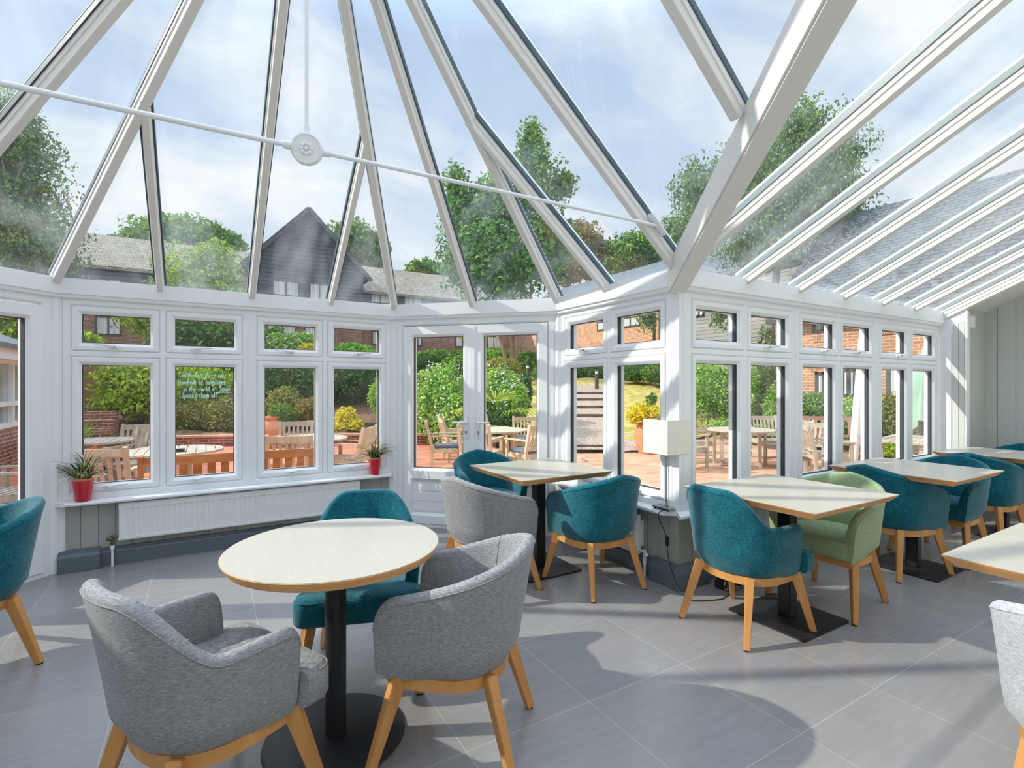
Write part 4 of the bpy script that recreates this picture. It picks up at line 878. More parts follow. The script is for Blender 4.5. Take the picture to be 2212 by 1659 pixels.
# gravel path up the lawn with timber risers
t0, t1 = (1236 - CX) / F, (1318 - CX) / F; rows = []
for i in range(7):
    t = t0 + (t1 - t0) * i / 6; rows.append([(*gxy(t, d), gz(t, d) + .09) for d in [11.85 + k * .35 for k in range(32)]])
m_ = MB(); m_.grid(rows); struct(m_.build('floor_path', 'gravel', smooth=60))
for k, (d, lb) in enumerate(((12.1, 'lowest timber riser of the gravel garden steps'), (15.6, 'second timber riser of the gravel garden steps'), (17.06, 'third timber riser of the gravel garden steps'), (18.6, 'fourth timber riser of the gravel garden steps'), (20.1, 'topmost timber riser of the gravel garden steps'))):
    a, b = gxy(t0 - .002, d), gxy(t1 + .005, d); z = gz((t0 + t1) / 2, d); m_ = MB(); m_.beam((a[0], a[1], z + .05), (b[0], b[1], z + .05), .12, .24)
    tag(m_.build('step_riser', 'sleeper', bevel=.01), lb, 'step', 'timber risers of the gravel steps')

# ------------------------------------------------------------------ houses
def quad(mb, pts, off): mb.slab(pts, off)
def house_window(root, axis, const, a0, a1, z0, z1, mat='curtain', nm=2):
    """frame and curtained panes set on a facade; axis x: facade at y=const, axis y: facade at x=const (facing -)"""
    P = (lambda a, n, z: (a, const - n, z)) if axis == 'x' else (lambda a, n, z: (const - n, a, z))
    m_ = MB()
    def bar(u0, u1, w0, w1): m_.slab([P(u0, .02, w0), P(u1, .02, w0), P(u1, .02, w1), P(u0, .02, w1)], [p - q for p, q in zip(P(0, .07, 0), P(0, .02, 0))])
    f = .07
    bar(a0, a0 + f, z0, z1); bar(a1 - f, a1, z0, z1); bar(a0, a1, z0, z0 + f); bar(a0, a1, z1 - f, z1)
    for k in range(1, nm): c = a0 + (a1 - a0) * k / nm; bar(c - f / 2, c + f / 2, z0, z1)
    w = m_.build('window', 'darktrim', root)
    m_ = MB(); m_.slab([P(a0, .01, z0), P(a1, .01, z0), P(a1, .01, z1), P(a0, .01, z1)], [p - q for p, q in zip(P(0, .035, 0), P(0, .01, 0))]); m_.build('pane', mat, w)
    return w
# long dark brick wing facing the conservatory
YH = 36.0
h = tag(empty('house'), 'long dark brick house wing with black weatherboard gable and tiled roofs', 'house')
m_ = MB(); m_.box((-16, YH, .5), (24, YH + 8, 5.6)); m_.build('wall', 'brick_dark', h)
m_ = MB(); m_.box((-16, YH - .04, 5.6), (24, YH + 8, 8.0)); m_.build('upper_wall', 'weatherboard', h)
for x0, x1 in ((-16.3, 24.3),):
    m_ = MB(); m_.slab([(x0, YH - .35, 7.85), (x1, YH - .35, 7.85), (x1, YH + 4, 10.55), (x0, YH + 4, 10.55)], (0, 0, .18)); m_.slab([(x0, YH + 4, 10.55), (x1, YH + 4, 10.55), (x1, YH + 8.3, 7.85), (x0, YH + 8.3, 7.85)], (0, 0, .18)); m_.build('roof', 'rooftile', h)
gx, gw, gy = 5.45, 3.45, 34.5
m_ = MB(); m_.slab([(gx - gw, gy, 5.2), (gx + gw, gy, 5.2), (gx + gw, gy, 8.9), (gx, gy, 12.45), (gx - gw, gy, 8.9)], (0, 7, 0)); m_.build('gable', 'weatherboard', h)
m_ = MB(); m_.box((gx - gw + .05, gy + .05, .5), (gx + gw - .05, gy + 3, 5.25)); m_.build('gable_base', 'brick_dark', h)
m_ = MB()
for s_ in (-1, 1): m_.slab([(gx + s_ * (gw + .45), gy - .3, 8.5), (gx, gy - .3, 12.55), (gx, gy + 8, 12.55), (gx + s_ * (gw + .45), gy + 8, 8.5)], (0, 0, .16))
m_.build('gable_roof', 'rooftile_y', h)
m_ = MB()
for s_ in (-1, 1): m_.beam((gx + s_ * (gw + .5), gy - .33, 8.42), (gx, gy - .33, 12.6), .08, .26)
m_.build('bargeboard', 'weatherboard', h)
for (p0, p1, q0, q1, Y, nm) in ((206, 262, 684, 724, YH, 2), (577, 640, 702, 737, gy + .05, 2), (657, 702, 706, 739, gy + .05, 2), (803, 842, 716, 745, YH, 2), (893, 911, 727, 748, YH, 2), (983, 1015, 726, 750, YH, 2), (1052, 1080, 726, 755, YH, 2),
                                (588, 646, 606, 640, gy, 2), (668, 712, 612, 648, gy, 2), (800, 842, 634, 656, YH - .04, 2), (872, 912, 640, 662, YH - .04, 2), (205, 262, 602, 630, YH - .04, 2)):
    a = onY(p0, (q0 + q1) / 2, Y)[0]; b = onY(p1, (q0 + q1) / 2, Y)[0]; z1_ = onY((p0 + p1) / 2, q0, Y)[1]; z0_ = onY((p0 + p1) / 2, q1, Y)[1]
    house_window(h, 'x', Y, a, b, z0_, z1_)
m_ = MB(); a = onY(1133, 740, YH)[0]; m_.tube([(a, YH - .08, 1.5), (a, YH - .08, 7.9)], .06, 8); m_.build('downpipe', 'darktrim', h)
anchor(h, (4, YH, .5))
# sunlit orange brick wing
XA = 22.0
h = tag(empty('house'), 'sunlit orange brick house wing above the garden steps', 'house')
m_ = MB(); m_.box((XA, 18.2, .5), (XA + 7, YH - .05, 6.9)); m_.build('wall', 'brick_orange', h)
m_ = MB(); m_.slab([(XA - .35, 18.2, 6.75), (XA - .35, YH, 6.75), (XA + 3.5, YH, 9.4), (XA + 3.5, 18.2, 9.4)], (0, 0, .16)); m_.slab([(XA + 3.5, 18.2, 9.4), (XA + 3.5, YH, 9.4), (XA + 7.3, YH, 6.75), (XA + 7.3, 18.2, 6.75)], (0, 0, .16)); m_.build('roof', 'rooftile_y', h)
for (p0, p1, q0, q1) in ((1291, 1322, 693, 713), (1342, 1384, 684, 706), (1166, 1178, 706, 727), (1164, 1186, 772, 797), (1294, 1322, 788, 800)):
    a = onX(p0, 833, XA)[0]; b = onX(p1, 833, XA)[0]; z1_ = onX((p0 + p1) / 2, q0, XA)[1]; z0_ = onX((p0 + p1) / 2, q1, XA)[1]
    house_window(h, 'y', XA, min(a, b), max(a, b), z0_, z1_, 'curtain_y')
a = onX(1414, 833, XA)[0]; m_ = MB(); m_.tube([(XA - .08, a, 1.2), (XA - .08, a, 6.8)], .06, 8); m_.build('downpipe', 'darktrim', h)
anchor(h, (XA, 27, .5))
# silver weatherboard block
XB = 19.0
h = tag(empty('house'), 'silver grey weatherboarded house block behind the clipped hedge', 'house')
m_ = MB(); m_.box((XB, 10.5, -.2), (XB + 6, 17.8, 6.2)); m_.build('wall', 'weatherboard_grey', h)
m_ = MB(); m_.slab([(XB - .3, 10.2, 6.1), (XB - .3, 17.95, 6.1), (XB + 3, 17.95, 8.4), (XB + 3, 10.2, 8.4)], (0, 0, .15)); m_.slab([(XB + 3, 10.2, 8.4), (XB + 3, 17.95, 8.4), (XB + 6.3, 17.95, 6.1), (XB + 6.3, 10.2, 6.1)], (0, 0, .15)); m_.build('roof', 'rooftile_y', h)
a, b = onX(1500, 680, XB)[0], onX(1522, 680, XB)[0]; house_window(h, 'y', XB, min(a, b), max(a, b), onX(1510, 684, XB)[1], onX(1510, 664, XB)[1], 'curtain_y')
anchor(h, (XB, 14, 0))
# nearer brick block on the right
XC = 13.5
h = tag(empty('house'), 'brick house with net curtained windows close beyond the long right windows', 'house')
m_ = MB(); m_.box((XC, -5, -.3), (XC + 6, 8.2, 3.4)); m_.build('wall', 'brick_orange', h)
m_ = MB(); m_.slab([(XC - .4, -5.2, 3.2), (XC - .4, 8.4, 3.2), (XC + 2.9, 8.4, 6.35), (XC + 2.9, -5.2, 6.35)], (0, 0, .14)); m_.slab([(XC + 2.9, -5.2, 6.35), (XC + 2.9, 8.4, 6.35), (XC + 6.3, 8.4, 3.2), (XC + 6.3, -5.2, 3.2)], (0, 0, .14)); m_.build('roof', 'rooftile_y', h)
m_ = MB(); m_.box((XC - .42, -5.2, 3.06), (XC - .30, 8.4, 3.2)); m_.build('gutter', 'darktrim', h)
for (p0, p1, q0, q1) in ((1757, 1812, 676, 717), (1763, 1800, 803, 858), (1818, 1852, 796, 858), (1917, 1990, 790, 862), (1880, 1960, 655, 700)):
    a = onX(p0, 833, XC)[0]; b = onX(p1, 833, XC)[0]; pm_ = (p0 + p1) / 2
    house_window(h, 'y', XC, min(a, b), max(a, b), onX(pm_, q1, XC)[1], onX(pm_, q0, XC)[1], 'curtain_y')
    if q0 > 700: continue
    m_ = MB(); z = onX(pm_, q1, XC)[1]; 
    for k in range(16): y0 = min(a, b) + (max(a, b) - min(a, b)) * k / 16; m_.box((XC - .03, y0 + .006, z - .24), (XC + .01, y0 + (max(a, b) - min(a, b)) / 16 - .006, z - .02))
    m_.build('soldier_course', 'brick_orange', h)
anchor(h, (XC, 2, -.2))
# low wing on the left with white windows
XG = -3.2
h = tag(empty('house'), 'low house wing with white windows and grey roof beyond the left door', 'house')
m_ = MB(); m_.box((XG - 4, 6.6, -.3), (XG, 14.5, .62)); m_.box((XG - 4, 6.6, .62), (XG - .02, 9.6, 1.95)); m_.build('wall', 'brick_dark_y', h)
m_ = MB(); m_.box((XG - 3.9, 9.6, .62), (XG - .06, 14.4, 1.9)); m_.build('glazing', 'houseglass', h)
m_ = MB()
for y in (9.65, 10.5, 11.4, 12.3, 13.2, 14.4): m_.box((XG - .07, y - .05, .62), (XG + .01, y + .05, 1.88))
for z in (.62, 1.02, 1.80): m_.box((XG - .06, 9.6, z), (XG + .02, 14.45, z + .08))
m_.build('window_frame', 'housewhite', h)
m_ = MB(); m_.box((XG - .05, 6.4, 1.86), (XG + .22, 14.8, 2.06)); m_.build('fascia', 'housewhite', h)
m_ = MB(); m_.slab([(XG + .28, 6.3, 2.05), (XG + .28, 15.0, 2.05), (XG - 3.2, 15.0, 3.5), (XG - 3.2, 6.3, 3.5)], (0, 0, .08)); m_.build('roof', 'slate', h)
anchor(h, (XG, 10.5, GZ))
x, y = at(6, 8.3); ln = tag(empty('wall_lantern', (XG + .12, 10.2, 1.62)), 'black wall lantern on the low left house wing', 'lantern')
m_ = MB(); m_.tube([(-.1, 0, .22), (-.02, 0, .26), (.05, 0, .2)], .012, 8); m_.lathe([(.001, .2), (.05, .17), (.09, .06), (.001, .05)], 14, (.05, 0, 0)); m_.build('hood', 'black', ln, smooth=40)
m_ = MB(); m_.lathe([(.001, -.1), (.05, -.09), (.06, .05), (.001, .05)], 14, (.05, 0, 0)); m_.build('lamp_glass', 'houseglass', ln, smooth=40)
# fence on a brick base and steps, seen in the first pane
x0, z0 = onY(120, 862, 20.0); x1, _ = onY(229, 862, 20.0)
fe = tag(empty('garden_fence', (x0 / 2 + x1 / 2, 20.0, 0)), 'tall brown board fence on a dark brick base behind the lime bush', 'fence')
m_ = MB(); m_.box((x0, 19.95, .98), (x1, 20.0, 2.35)); o = m_.build('boards', 'fence', fe); o.location = (-(x0 + x1) / 2, -20.0, 0)
m_ = MB(); m_.box((x0, 19.9, GZ), (x1, 20.15, .98)); o = m_.build('base_wall', 'brick_dark', fe); o.location = (-(x0 + x1) / 2, -20.0, 0)
for k, lb in enumerate(('lowest brick step beside the fence base', 'second brick step beside the fence base', 'third brick step beside the fence base', 'top brick step beside the fence base')):
    x, y = onY(196 + 7 * k, 900, 15.3 + .42 * k)[0], 15.3 + .42 * k; m_ = MB(); m_.box((-.32, 0, GZ), (.32, .45, .16 + .19 * k)); o = tag(m_.build('garden_step', 'brick_dark'), lb, 'step', 'brick garden steps'); o.location = (x, y, 0)
# timber edging along the mulch bank
for k, (d, ta, tb) in enumerate(((15.0, -.45, -.22), (14.4, -.36, -.20))):
    m_ = MB(); pts = [gxy(ta + (tb - ta) * i / 8, d) for i in range(9)]; z = gz(ta, d); m_.sweep(pts, [(0, z - .1), (0, z + .14), (.1, z + .14), (.1, z - .1)])
    tag(m_.build('timber_edging', 'sleeper'), ('upper' if k == 0 else 'lower') + ' timber edging on the mulch bank', 'edging')
for (px, py, d, r, lb) in ((640, 895, 14.9, .16, 'rounded stone on the bank beside the upper edging'), (668, 916, 14.4, .17, 'flat brown stone below the rounded stone'), (235, 905, 14.0, .3, 'broad flat rock under the lime bush')):
    bm = bmesh.new(); bmesh.ops.create_icosphere(bm, subdivisions=3, radius=r); random.seed(int(px))
    for v in bm.verts: v.co *= 1 + .12 * math.sin(9 * v.co.x + px) * math.cos(11 * v.co.y); v.co.z *= .6; v.co.x *= 1.25
    me = bpy.data.meshes.new('garden_rock'); bm.to_mesh(me); bm.free(); me.shade_smooth(); me.materials.append(M['rock']); o = bpy.data.objects.new('garden_rock', me); COL.objects.link(o); x, y = at(px, d); o.location = (x, y, zat(py, d)); tag(o, lb, 'rock')
# bollards
for (px, py0, d, lb) in ((1140, 818, 24.0, 'grey bollard light beside the tree on the lawn'), (1289, 837, 21.5, 'grey bollard light above the garden steps')):
    x, y = at(px, d); z = gz((px - CX) / F, d); b = tag(empty('bollard_light', (x, y, z)), lb, 'bollard', 'bollard lights on the lawn')
    m_ = MB(); m_.lathe([(.001, -.05), (.085, -.05), (.085, .72), (.001, .72)], 18); m_.build('post', 'bollard', b, smooth=40)
    m_ = MB(); m_.lathe([(.001, .72), (.07, .72), (.07, .84), (.001, .84)], 18); m_.build('lens', 'housewhite', b, smooth=40)
    m_ = MB(); m_.lathe([(.001, .84), (.088, .84), (.088, .89), (.001, .90)], 18); m_.build('cap', 'bollard', b, smooth=40)

# ------------------------------------------------------------------ garden furniture
def garden_seat(name, w, nsl, mat, d=.56, h=.92, slat=.036):
    r = empty(name); hw = w / 2
    def part(nm, fn, par=r): m_ = MB(); fn(m_); return m_.build(nm, mat, par)
    def back(m_):
        m_.beam((-hw + .02, -d / 2 - .085, h - .06), (hw - .02, -d / 2 - .085, h - .06), .028, .085); m_.beam((-hw + .03, -d / 2 + .01, .50), (hw - .03, -d / 2 + .01, .50), .026, .05)
        for k in range(nsl): x = -hw + .065 + (w - .13) * (k + .5) / nsl; m_.beam((x, -d / 2 + .008, .50), (x, -d / 2 - .08, h - .08), slat, .014)
    part('backrest', back)
    def seat(m_):
        for k in range(6): y = -d / 2 + .05 + k * (d - .03) / 6; m_.box((-hw + .03, y, .405), (hw - .03, y + .066, .425))
        for y in (-d / 2 + .02, d / 2 - .03): m_.box((-hw + .04, y - .013, .345), (hw - .04, y + .013, .405))
        for x in (-hw + .03, hw - .03): m_.box((x - .013, -d / 2, .345), (x + .013, d / 2, .405))
        for x in (-hw + .03, hw - .03): m_.box((x - .012, -d / 2, .13), (x + .012, d / 2, .165))
    part('seat', seat)
    for s_ in (-1, 1):
        part('leg', lambda m_: m_.box((s_ * (hw - .025) - .023, d / 2 - .05, 0), (s_ * (hw - .025) + .023, d / 2, .64)))
        def rear(m_): m_.beam((s_ * (hw - .022), -d / 2 + .02, 0), (s_ * (hw - .022), -d / 2 + .02, .45), .044, .05); m_.beam((s_ * (hw - .022), -d / 2 + .02, .44), (s_ * (hw - .022), -d / 2 - .095, h), .044, .05)
        part('leg', rear)
        part('armrest', lambda m_: m_.box((s_ * (hw - .025) - .033, -d / 2 - .02, .64), (s_ * (hw - .025) + .033, d / 2 + .03, .665)))
    return r
AW, TW, RT, LF = (.512, .859), (-.512, -.859), (.859, -.512), (-.859, .512)
GP = {}
def seat_at(kind, px, d, face, label, cat='chair', group=None):
    if kind not in GP:
        o = GP[kind] = {'c': lambda: garden_seat('garden_chair', .60, 6, 'teak'), 'g': lambda: garden_seat('garden_chair', .60, 6, 'greyteak'), 'o': lambda: garden_seat('garden_bench', 1.66, 13, 'orangewood', slat=.07), 'b': lambda: garden_seat('garden_bench', 1.5, 11, 'brownbench', slat=.06)}[kind]()
    else: o = copy_tree(GP[kind])
    x, y = at(px, d); o.location = (x, y, GZ); o.rotation_euler = (0, 0, math.atan2(face[1], face[0]) - PI / 2); tag(o, label, cat, group); return o
def mixv(a, b, t): return (a[0] * (1 - t) + b[0] * t, a[1] * (1 - t) + b[1] * t)
GC = 'wooden garden chairs on the terrace'
seat_at('c', 240, 5.75, (.25, .97), 'wooden garden chair nearest outside, back turned, behind wider red pot', group=GC)
seat_at('g', 296, 7.75, (-.55, -.84), 'silvered garden chair in the first pane, nearer of the overlapping pair', group=GC)
seat_at('g', 290, 8.5, (-.2, -.98), 'silvered garden chair in the first pane, farther of the overlapping pair', group=GC)
seat_at('g', 168, 6.5, (.9, .4), 'silvered garden chair at far left edge of the first pane', group=GC)
seat_at('g', 30, 5.6, (-.9, .3), 'garden chair seen through the left glazed door', group=GC)
seat_at('g', 634, 9.2, (-.25, -.97), 'wooden garden chair facing the room behind the terrace table in third pane', group=GC)
seat_at('c', 636, 7.15, (.30, .95), 'wooden garden chair with back turned before the terrace table in third pane', group=GC)
seat_at('c', 752, 8.3, (-.80, .60), 'wooden garden chair turned left in the fourth pane above slim red pot', group=GC)
cA = seat_at('c', 963, 9.6, (.93, -.36), 'wooden garden chair with cushion in the left french door', group=GC)
seat_at('c', 990, 10.6, (.93, -.2), 'wooden garden chair behind the cushioned one in the left french door', group=GC)
seat_at('c', 1040, 9.0, (.75, .65), 'wooden garden chair hidden behind the french door meeting stile', group=GC)
seat_at('c', 1058, 11.3, (.35, -.94), 'wooden garden chair farthest left at slatted table in right french door', group=GC)
cB = seat_at('c', 1140, 10.7, (-.45, -.89), 'wooden garden chair facing the room at slatted table in right french door', group=GC)
cC = seat_at('c', 1142, 8.9, (-.12, .99), 'wooden garden chair with back turned, cushioned, in right french door', group=GC)
seat_at('g', 1482, 9.6, (.92, .1), 'pale garden chair at left of the round table, nearer, right of the lamp', group=GC)
seat_at('g', 1508, 10.7, (.80, -.60), 'pale garden chair at left of the round table, farther', group=GC)
seat_at('g', 1660, 11.0, (-.62, -.78), 'pale garden chair facing the round table in the second right window', group=GC)
seat_at('g', 1700, 9.9, (-.9, .2), 'pale garden chair at right of the round table, side on', group=GC)
seat_at('g', 1752, 9.0, (-.98, -.18), 'pale garden chair at left edge of the third right window, nearer the round table', group=GC)
seat_at('g', 1788, 8.6, (.7, -.7), 'pale garden chair leaning at right edge of the third right window', group=GC)
ob = seat_at('o', 503, 5.6, (0, 1), 'flaking orange varnished garden bench outside the front windows', 'bench'); ob.location = (.26, 6.22, GZ)
bb = seat_at('b', 1778, 10.9, (-.85, -.5), 'brown garden bench against the hedge', 'bench')
for o, lb in ((cA, 'grey cushion on the chair in the left french door'), (cB, 'grey cushion on the chair facing the room'), (cC, 'grey cushion on the chair with its back turned')):
    m_ = MB(); m_.box((-.23, -.22, .430), (.23, .26, .475)); c = m_.build('seat_cushion', 'cushion', bevel=.012); c.matrix_world = Matrix.Translation(o.location) @ Matrix.Rotation(o.rotation_euler.z, 4, 'Z'); tag(c, lb, 'cushion', 'seat cushions on garden chairs')
def garden_table(px, d, r, mat, label, h=.73):
    x, y = at(px, d); t = tag(empty('garden_table', (x, y, GZ)), label, 'table', 'round wooden garden tables'); m_ = MB(); n = 11; w = 2 * r / n
    for k in range(n):
        a, b = -r + k * w + .005, -r + (k + 1) * w - .005; ca = math.sqrt(max(0, (r - .06) ** 2 - a * a)); cb_ = math.sqrt(max(0, (r - .06) ** 2 - b * b))
        if ca + cb_ > .02: m_.prism([(a, -ca), (b, -cb_), (b, cb_), (a, ca)], h - .024, h - .002)
    m_.lathe([(r - .075, h - .028), (r, h - .028), (r, h), (r - .075, h)], 48); m_.f = [f for f in m_.f if len(f) < 40]; m_.build('tabletop', mat, t)
    m_ = MB(); m_.beam((-r * .8, 0, h - .05), (r * .8, 0, h - .05), .04, .05); m_.beam((0, -r * .8, h - .05), (0, r * .8, h - .05), .04, .05); m_.build('frame', mat, t)
    for a in range(4): c_, s_ = math.cos(a * PI / 2 + .6), math.sin(a * PI / 2 + .6); m_ = MB(); m_.cbox((c_ * r * .55, s_ * r * .55, h / 2 - .03), (.06, .06, h - .07), a * PI / 2 + .6); m_.build('leg', mat, t)
    m_ = MB(); m_.cbox((0, 0, .06), (r * 1.15, .05, .05), .6); m_.cbox((0, 0, .06), (.05, r * 1.15, .05), .6); m_.build('stretcher', mat, t); return t
garden_table(372, 6.75, .60, 'greyteak', 'round wooden garden table behind the orange bench')
garden_table(200, 7.9, .55, 'greyteak', 'round wooden garden table at left, farther than the orange bench')
garden_table(665, 8.3, .62, 'greyteak', 'round wooden garden table in the third front pane')
garden_table(1072, 9.9, .62, 'teak', 'slatted round wooden garden table in the right french door')
garden_table(1600, 9.95, .62, 'greyteak', 'round wooden garden table in the first right windows')
x, y = at(388, 6.55); m_ = MB(); m_.lathe([(.001, 0), (.055, 0), (.062, .035), (.050, .035), (.045, .012), (.001, .012)], 24); o = tag(m_.build('ashtray', 'black', smooth=40), 'black round ashtray on the garden table behind the orange bench', 'ashtray'); o.location = (x, y, GZ + .731)
x, y = at(1965, 8.2); t = tag(empty('garden_table', (x, y, GZ), .2), 'long grey wooden table under the green parasol', 'table'); m_ = MB()
for k in range(6): m_.box((-.75, -.36 + .12 * k, .70), (.75, -.25 + .12 * k, .73))
m_.box((-.7, -.3, .64), (.7, -.26, .70)); m_.box((-.7, .26, .64), (.7, .30, .70)); m_.build('tabletop', 'greyteak', t)
for sx in (-.62, .62):
    for sy in (-.26, .26): m_ = MB(); m_.box((sx - .035, sy - .035, 0), (sx + .035, sy + .035, .70)); m_.build('leg', 'greyteak', t)
# parasols
x, y = at(1840, 8.3); x2, y2 = at(1868, 8.3); pr = tag(empty('parasol', (x, y, GZ)), 'closed white parasol leaning behind the long right windows', 'parasol'); d_ = Vector((x2 - x, y2 - y, 2.9))
m_ = MB(); m_.tube([d_ * .12, d_ * .16, d_ * .5, d_ * .95, d_ * .99], [.060, .072, .062, .045, .03], 18); m_.build('canopy', 'parasol_white', pr, smooth=40)
m_ = MB(); m_.tube([(0, 0, .02), d_ * .14], .024, 12); m_.tube([d_ * .98, d_ * 1.03], .015, 10); m_.build('pole', 'housewhite', pr, smooth=40)
m_ = MB(); m_.lathe([(.001, 0), (.25, 0), (.24, .05), (.04, .07), (.001, .07)], 24); m_.build('base', 'gravel', pr, smooth=40)
x, y = at(2006, 9.9); pr = tag(empty('parasol', (x, y, GZ)), 'folded pale green parasol behind the last right window', 'parasol'); rows = []
for i in range(61):
    a = 2 * PI * i / 60; r_ = []
    for (z, r) in ((2.52, .02), (2.45, .05), (2.2, .12), (1.8, .20), (1.4, .26), (1.05, .30), (.80 + .12 * math.cos(4 * a), .33)):
        q = r * (1 + .28 * math.cos(8 * a) * min(1, (2.52 - z) * 1.6)); r_.append((q * math.cos(a), q * math.sin(a), z))
    rows.append(r_)
m_ = MB(); m_.grid(rows); m_.build('canopy', 'parasol_green', pr, smooth=50)
m_ = MB(); m_.tube([(0, 0, .03), (0, 0, 2.58)], .022, 12); m_.build('pole', 'housewhite', pr, smooth=40)
m_ = MB(); m_.lathe([(.001, 0), (.26, 0), (.25, .05), (.05, .08), (.001, .08)], 24); m_.build('base', 'gravel', pr, smooth=40)
# ------------------------------------------------------------------ planting
def blob(px, py, rx, ry, d, rd=None):
    x, y = at(px, d); k = d / F; return (x, y, zat(py, d), rx * k, (rd if rd is not None else rx * k), ry * k)
def foliage(name, blobs, n, size, mat, parent=None, seed=1, shell=.72, droop=0.2, core=.80, aspect=.55, lump=.14, ref=None):
    """a mass of separate folded leaves scattered through the crown's blobs; 'tint' is each leaf's own shade of colour"""
    rng = np.random.default_rng(seed); B = np.array(blobs, float)
    wgt = (B[:, 3] * B[:, 5] + B[:, 4] * B[:, 5] + B[:, 3] * B[:, 4]); idx = rng.choice(len(B), n, p=wgt / wgt.sum()); b = B[idx]
    u = rng.normal(size=(n, 3)); u /= np.linalg.norm(u, axis=1)[:, None]
    ph = rng.uniform(0, 6.28, 6); lump_f = 1 + lump * (np.sin(5 * u[:, 0] + ph[0] + idx) * np.sin(5 * u[:, 1] + ph[1]) + np.sin(9 * u[:, 2] + ph[2] + 2 * idx) * np.sin(8 * u[:, 0] + ph[3]))
    rad = (shell + (1.06 - shell) * rng.random(n) ** .7) * lump_f
    # front axis: blob radii are across the view, along the view, up
    ax = np.array([CS, -SN, 0]); ay = np.array([SN, CS, 0]); az = np.array([0, 0, 1.])
    off = (u[:, :1] * b[:, 3:4]) * ax + (u[:, 1:2] * b[:, 4:5]) * ay + (u[:, 2:3] * b[:, 5:6]) * az
    c = b[:, :3] + off * rad[:, None]
    nrm = off / (np.linalg.norm(off, axis=1)[:, None] + 1e-6) * .9 + rng.normal(size=(n, 3)) * .55 + np.array([0, 0, .35]); nrm /= np.linalg.norm(nrm, axis=1)[:, None]
    t = rng.normal(size=(n, 3)) + np.array([0, 0, -droop * 3]); t -= nrm * (t * nrm).sum(1)[:, None]; t /= np.linalg.norm(t, axis=1)[:, None] + 1e-9
    s_ = np.cross(nrm, t); L = size * rng.uniform(.65, 1.35, n)[:, None]; W = L * aspect
    V = np.stack([c - t * L * .5, c + s_ * W * .5 - nrm * L * .06, c + t * L * .5 - nrm * L * .16, c - s_ * W * .5 - nrm * L * .06], 1).reshape(-1, 3)
    Fv = np.arange(4 * n).reshape(-1, 4); tint = np.clip(rng.normal(.5, .24, n), 0, 1)
    vs = V.tolist(); fs = Fv.tolist(); tl = tint.tolist()
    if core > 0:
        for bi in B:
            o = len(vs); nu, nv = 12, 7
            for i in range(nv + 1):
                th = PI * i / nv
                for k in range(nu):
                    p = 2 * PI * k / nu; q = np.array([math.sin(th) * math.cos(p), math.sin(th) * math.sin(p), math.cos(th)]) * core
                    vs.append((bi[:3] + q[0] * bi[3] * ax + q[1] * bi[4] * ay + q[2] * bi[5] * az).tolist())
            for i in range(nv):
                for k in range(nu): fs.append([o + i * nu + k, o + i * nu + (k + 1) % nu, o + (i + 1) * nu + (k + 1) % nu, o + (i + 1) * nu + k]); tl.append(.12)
    if ref is not None: r_ = np.array(ref); vs = [[p[0] - r_[0], p[1] - r_[1], p[2] - r_[2]] for p in vs]
    me = bpy.data.meshes.new(name); me.from_pydata(vs, [], fs); a = me.attributes.new('tint', 'FLOAT', 'FACE'); a.data.foreach_set('value', tl)
    me.materials.append(M[mat]); o = bpy.data.objects.new(name, me); COL.objects.link(o)
    if parent: o.parent = parent
    return o
SEED = [10]
def bush(label, blobs, n, size, mat, cat='shrub', name='shrub', flowers=None, group=None, **k):
    SEED[0] += 1; B = [blob(*b) for b in blobs]; x = sum(b[0] for b in B) / len(B); y = sum(b[1] for b in B) / len(B); z = min(b[2] - b[5] for b in B)
    r = tag(empty(name, (x, y, z)), label, cat, group)
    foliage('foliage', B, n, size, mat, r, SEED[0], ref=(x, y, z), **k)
    m_ = MB()                                              # short woody stems inside the growth
    for i, b in enumerate(B):
        for j in range(3): a = 2.1 * j + i; m_.tube([(b[0] - x + .05 * math.cos(a), b[1] - y + .05 * math.sin(a), min(0, b[2] - b[5] - z) - .05), (b[0] - x + .45 * b[3] * math.cos(a), b[1] - y + .45 * b[4] * math.sin(a), b[2] - z + .3 * b[5])], [.02, .008], 5)
    m_.build('stems', 'bark', r)
    if flowers:
        fm, fn, fs = flowers; foliage('flowers', B, fn, fs, fm, r, SEED[0] + 500, shell=1.0, core=0, aspect=.9, ref=(x, y, z))
    return r
bush('lime green broad-leaved bush in the first and second front panes', [(300, 850, 90, 58, 14.9, 1.0), (395, 845, 70, 56, 15.2, 1.0), (455, 828, 55, 45, 15.4, .9), (262, 812, 46, 32, 14.7, .7), (340, 800, 60, 36, 15, .8), (250, 870, 40, 36, 14.6, .6)], 8500, .125, 'l_lime', shell=.5, droop=.35, lump=.24, core=.62)
bush('dark yew-like bush under the lime bush in the second pane', [(400, 908, 80, 46, 14.6, .5), (478, 905, 58, 44, 14.6, .5)], 7500, .075, 'l_olive', shell=.7)
bush('tall dark hedge behind the second front pane', [(410, 735, 75, 48, 17.5, 1.0), (500, 745, 65, 45, 17.5, 1.0), (430, 790, 90, 45, 16.8, .8)], 5200, .16, 'l_dark', cat='hedge', name='hedge')
bush('glossy dark laurel hedge in the third and fourth front panes', [(600, 840, 75, 52, 17.2, .9), (690, 835, 70, 52, 17.4, .9), (780, 830, 75, 46, 17.8, .9), (845, 830, 40, 44, 18, .9)], 9000, .13, 'l_dark', cat='hedge', name='hedge')
bush('olive domed shrub in the third front pane', [(615, 866, 32, 30, 15.4, .5), (588, 880, 24, 26, 15.2, .5)], 3000, .075, 'l_olive')
bush('low blue-green shrub beside the terracotta urn in the third pane', [(612, 908, 26, 36, 14.3, .4)], 1800, .07, 'l_mid')
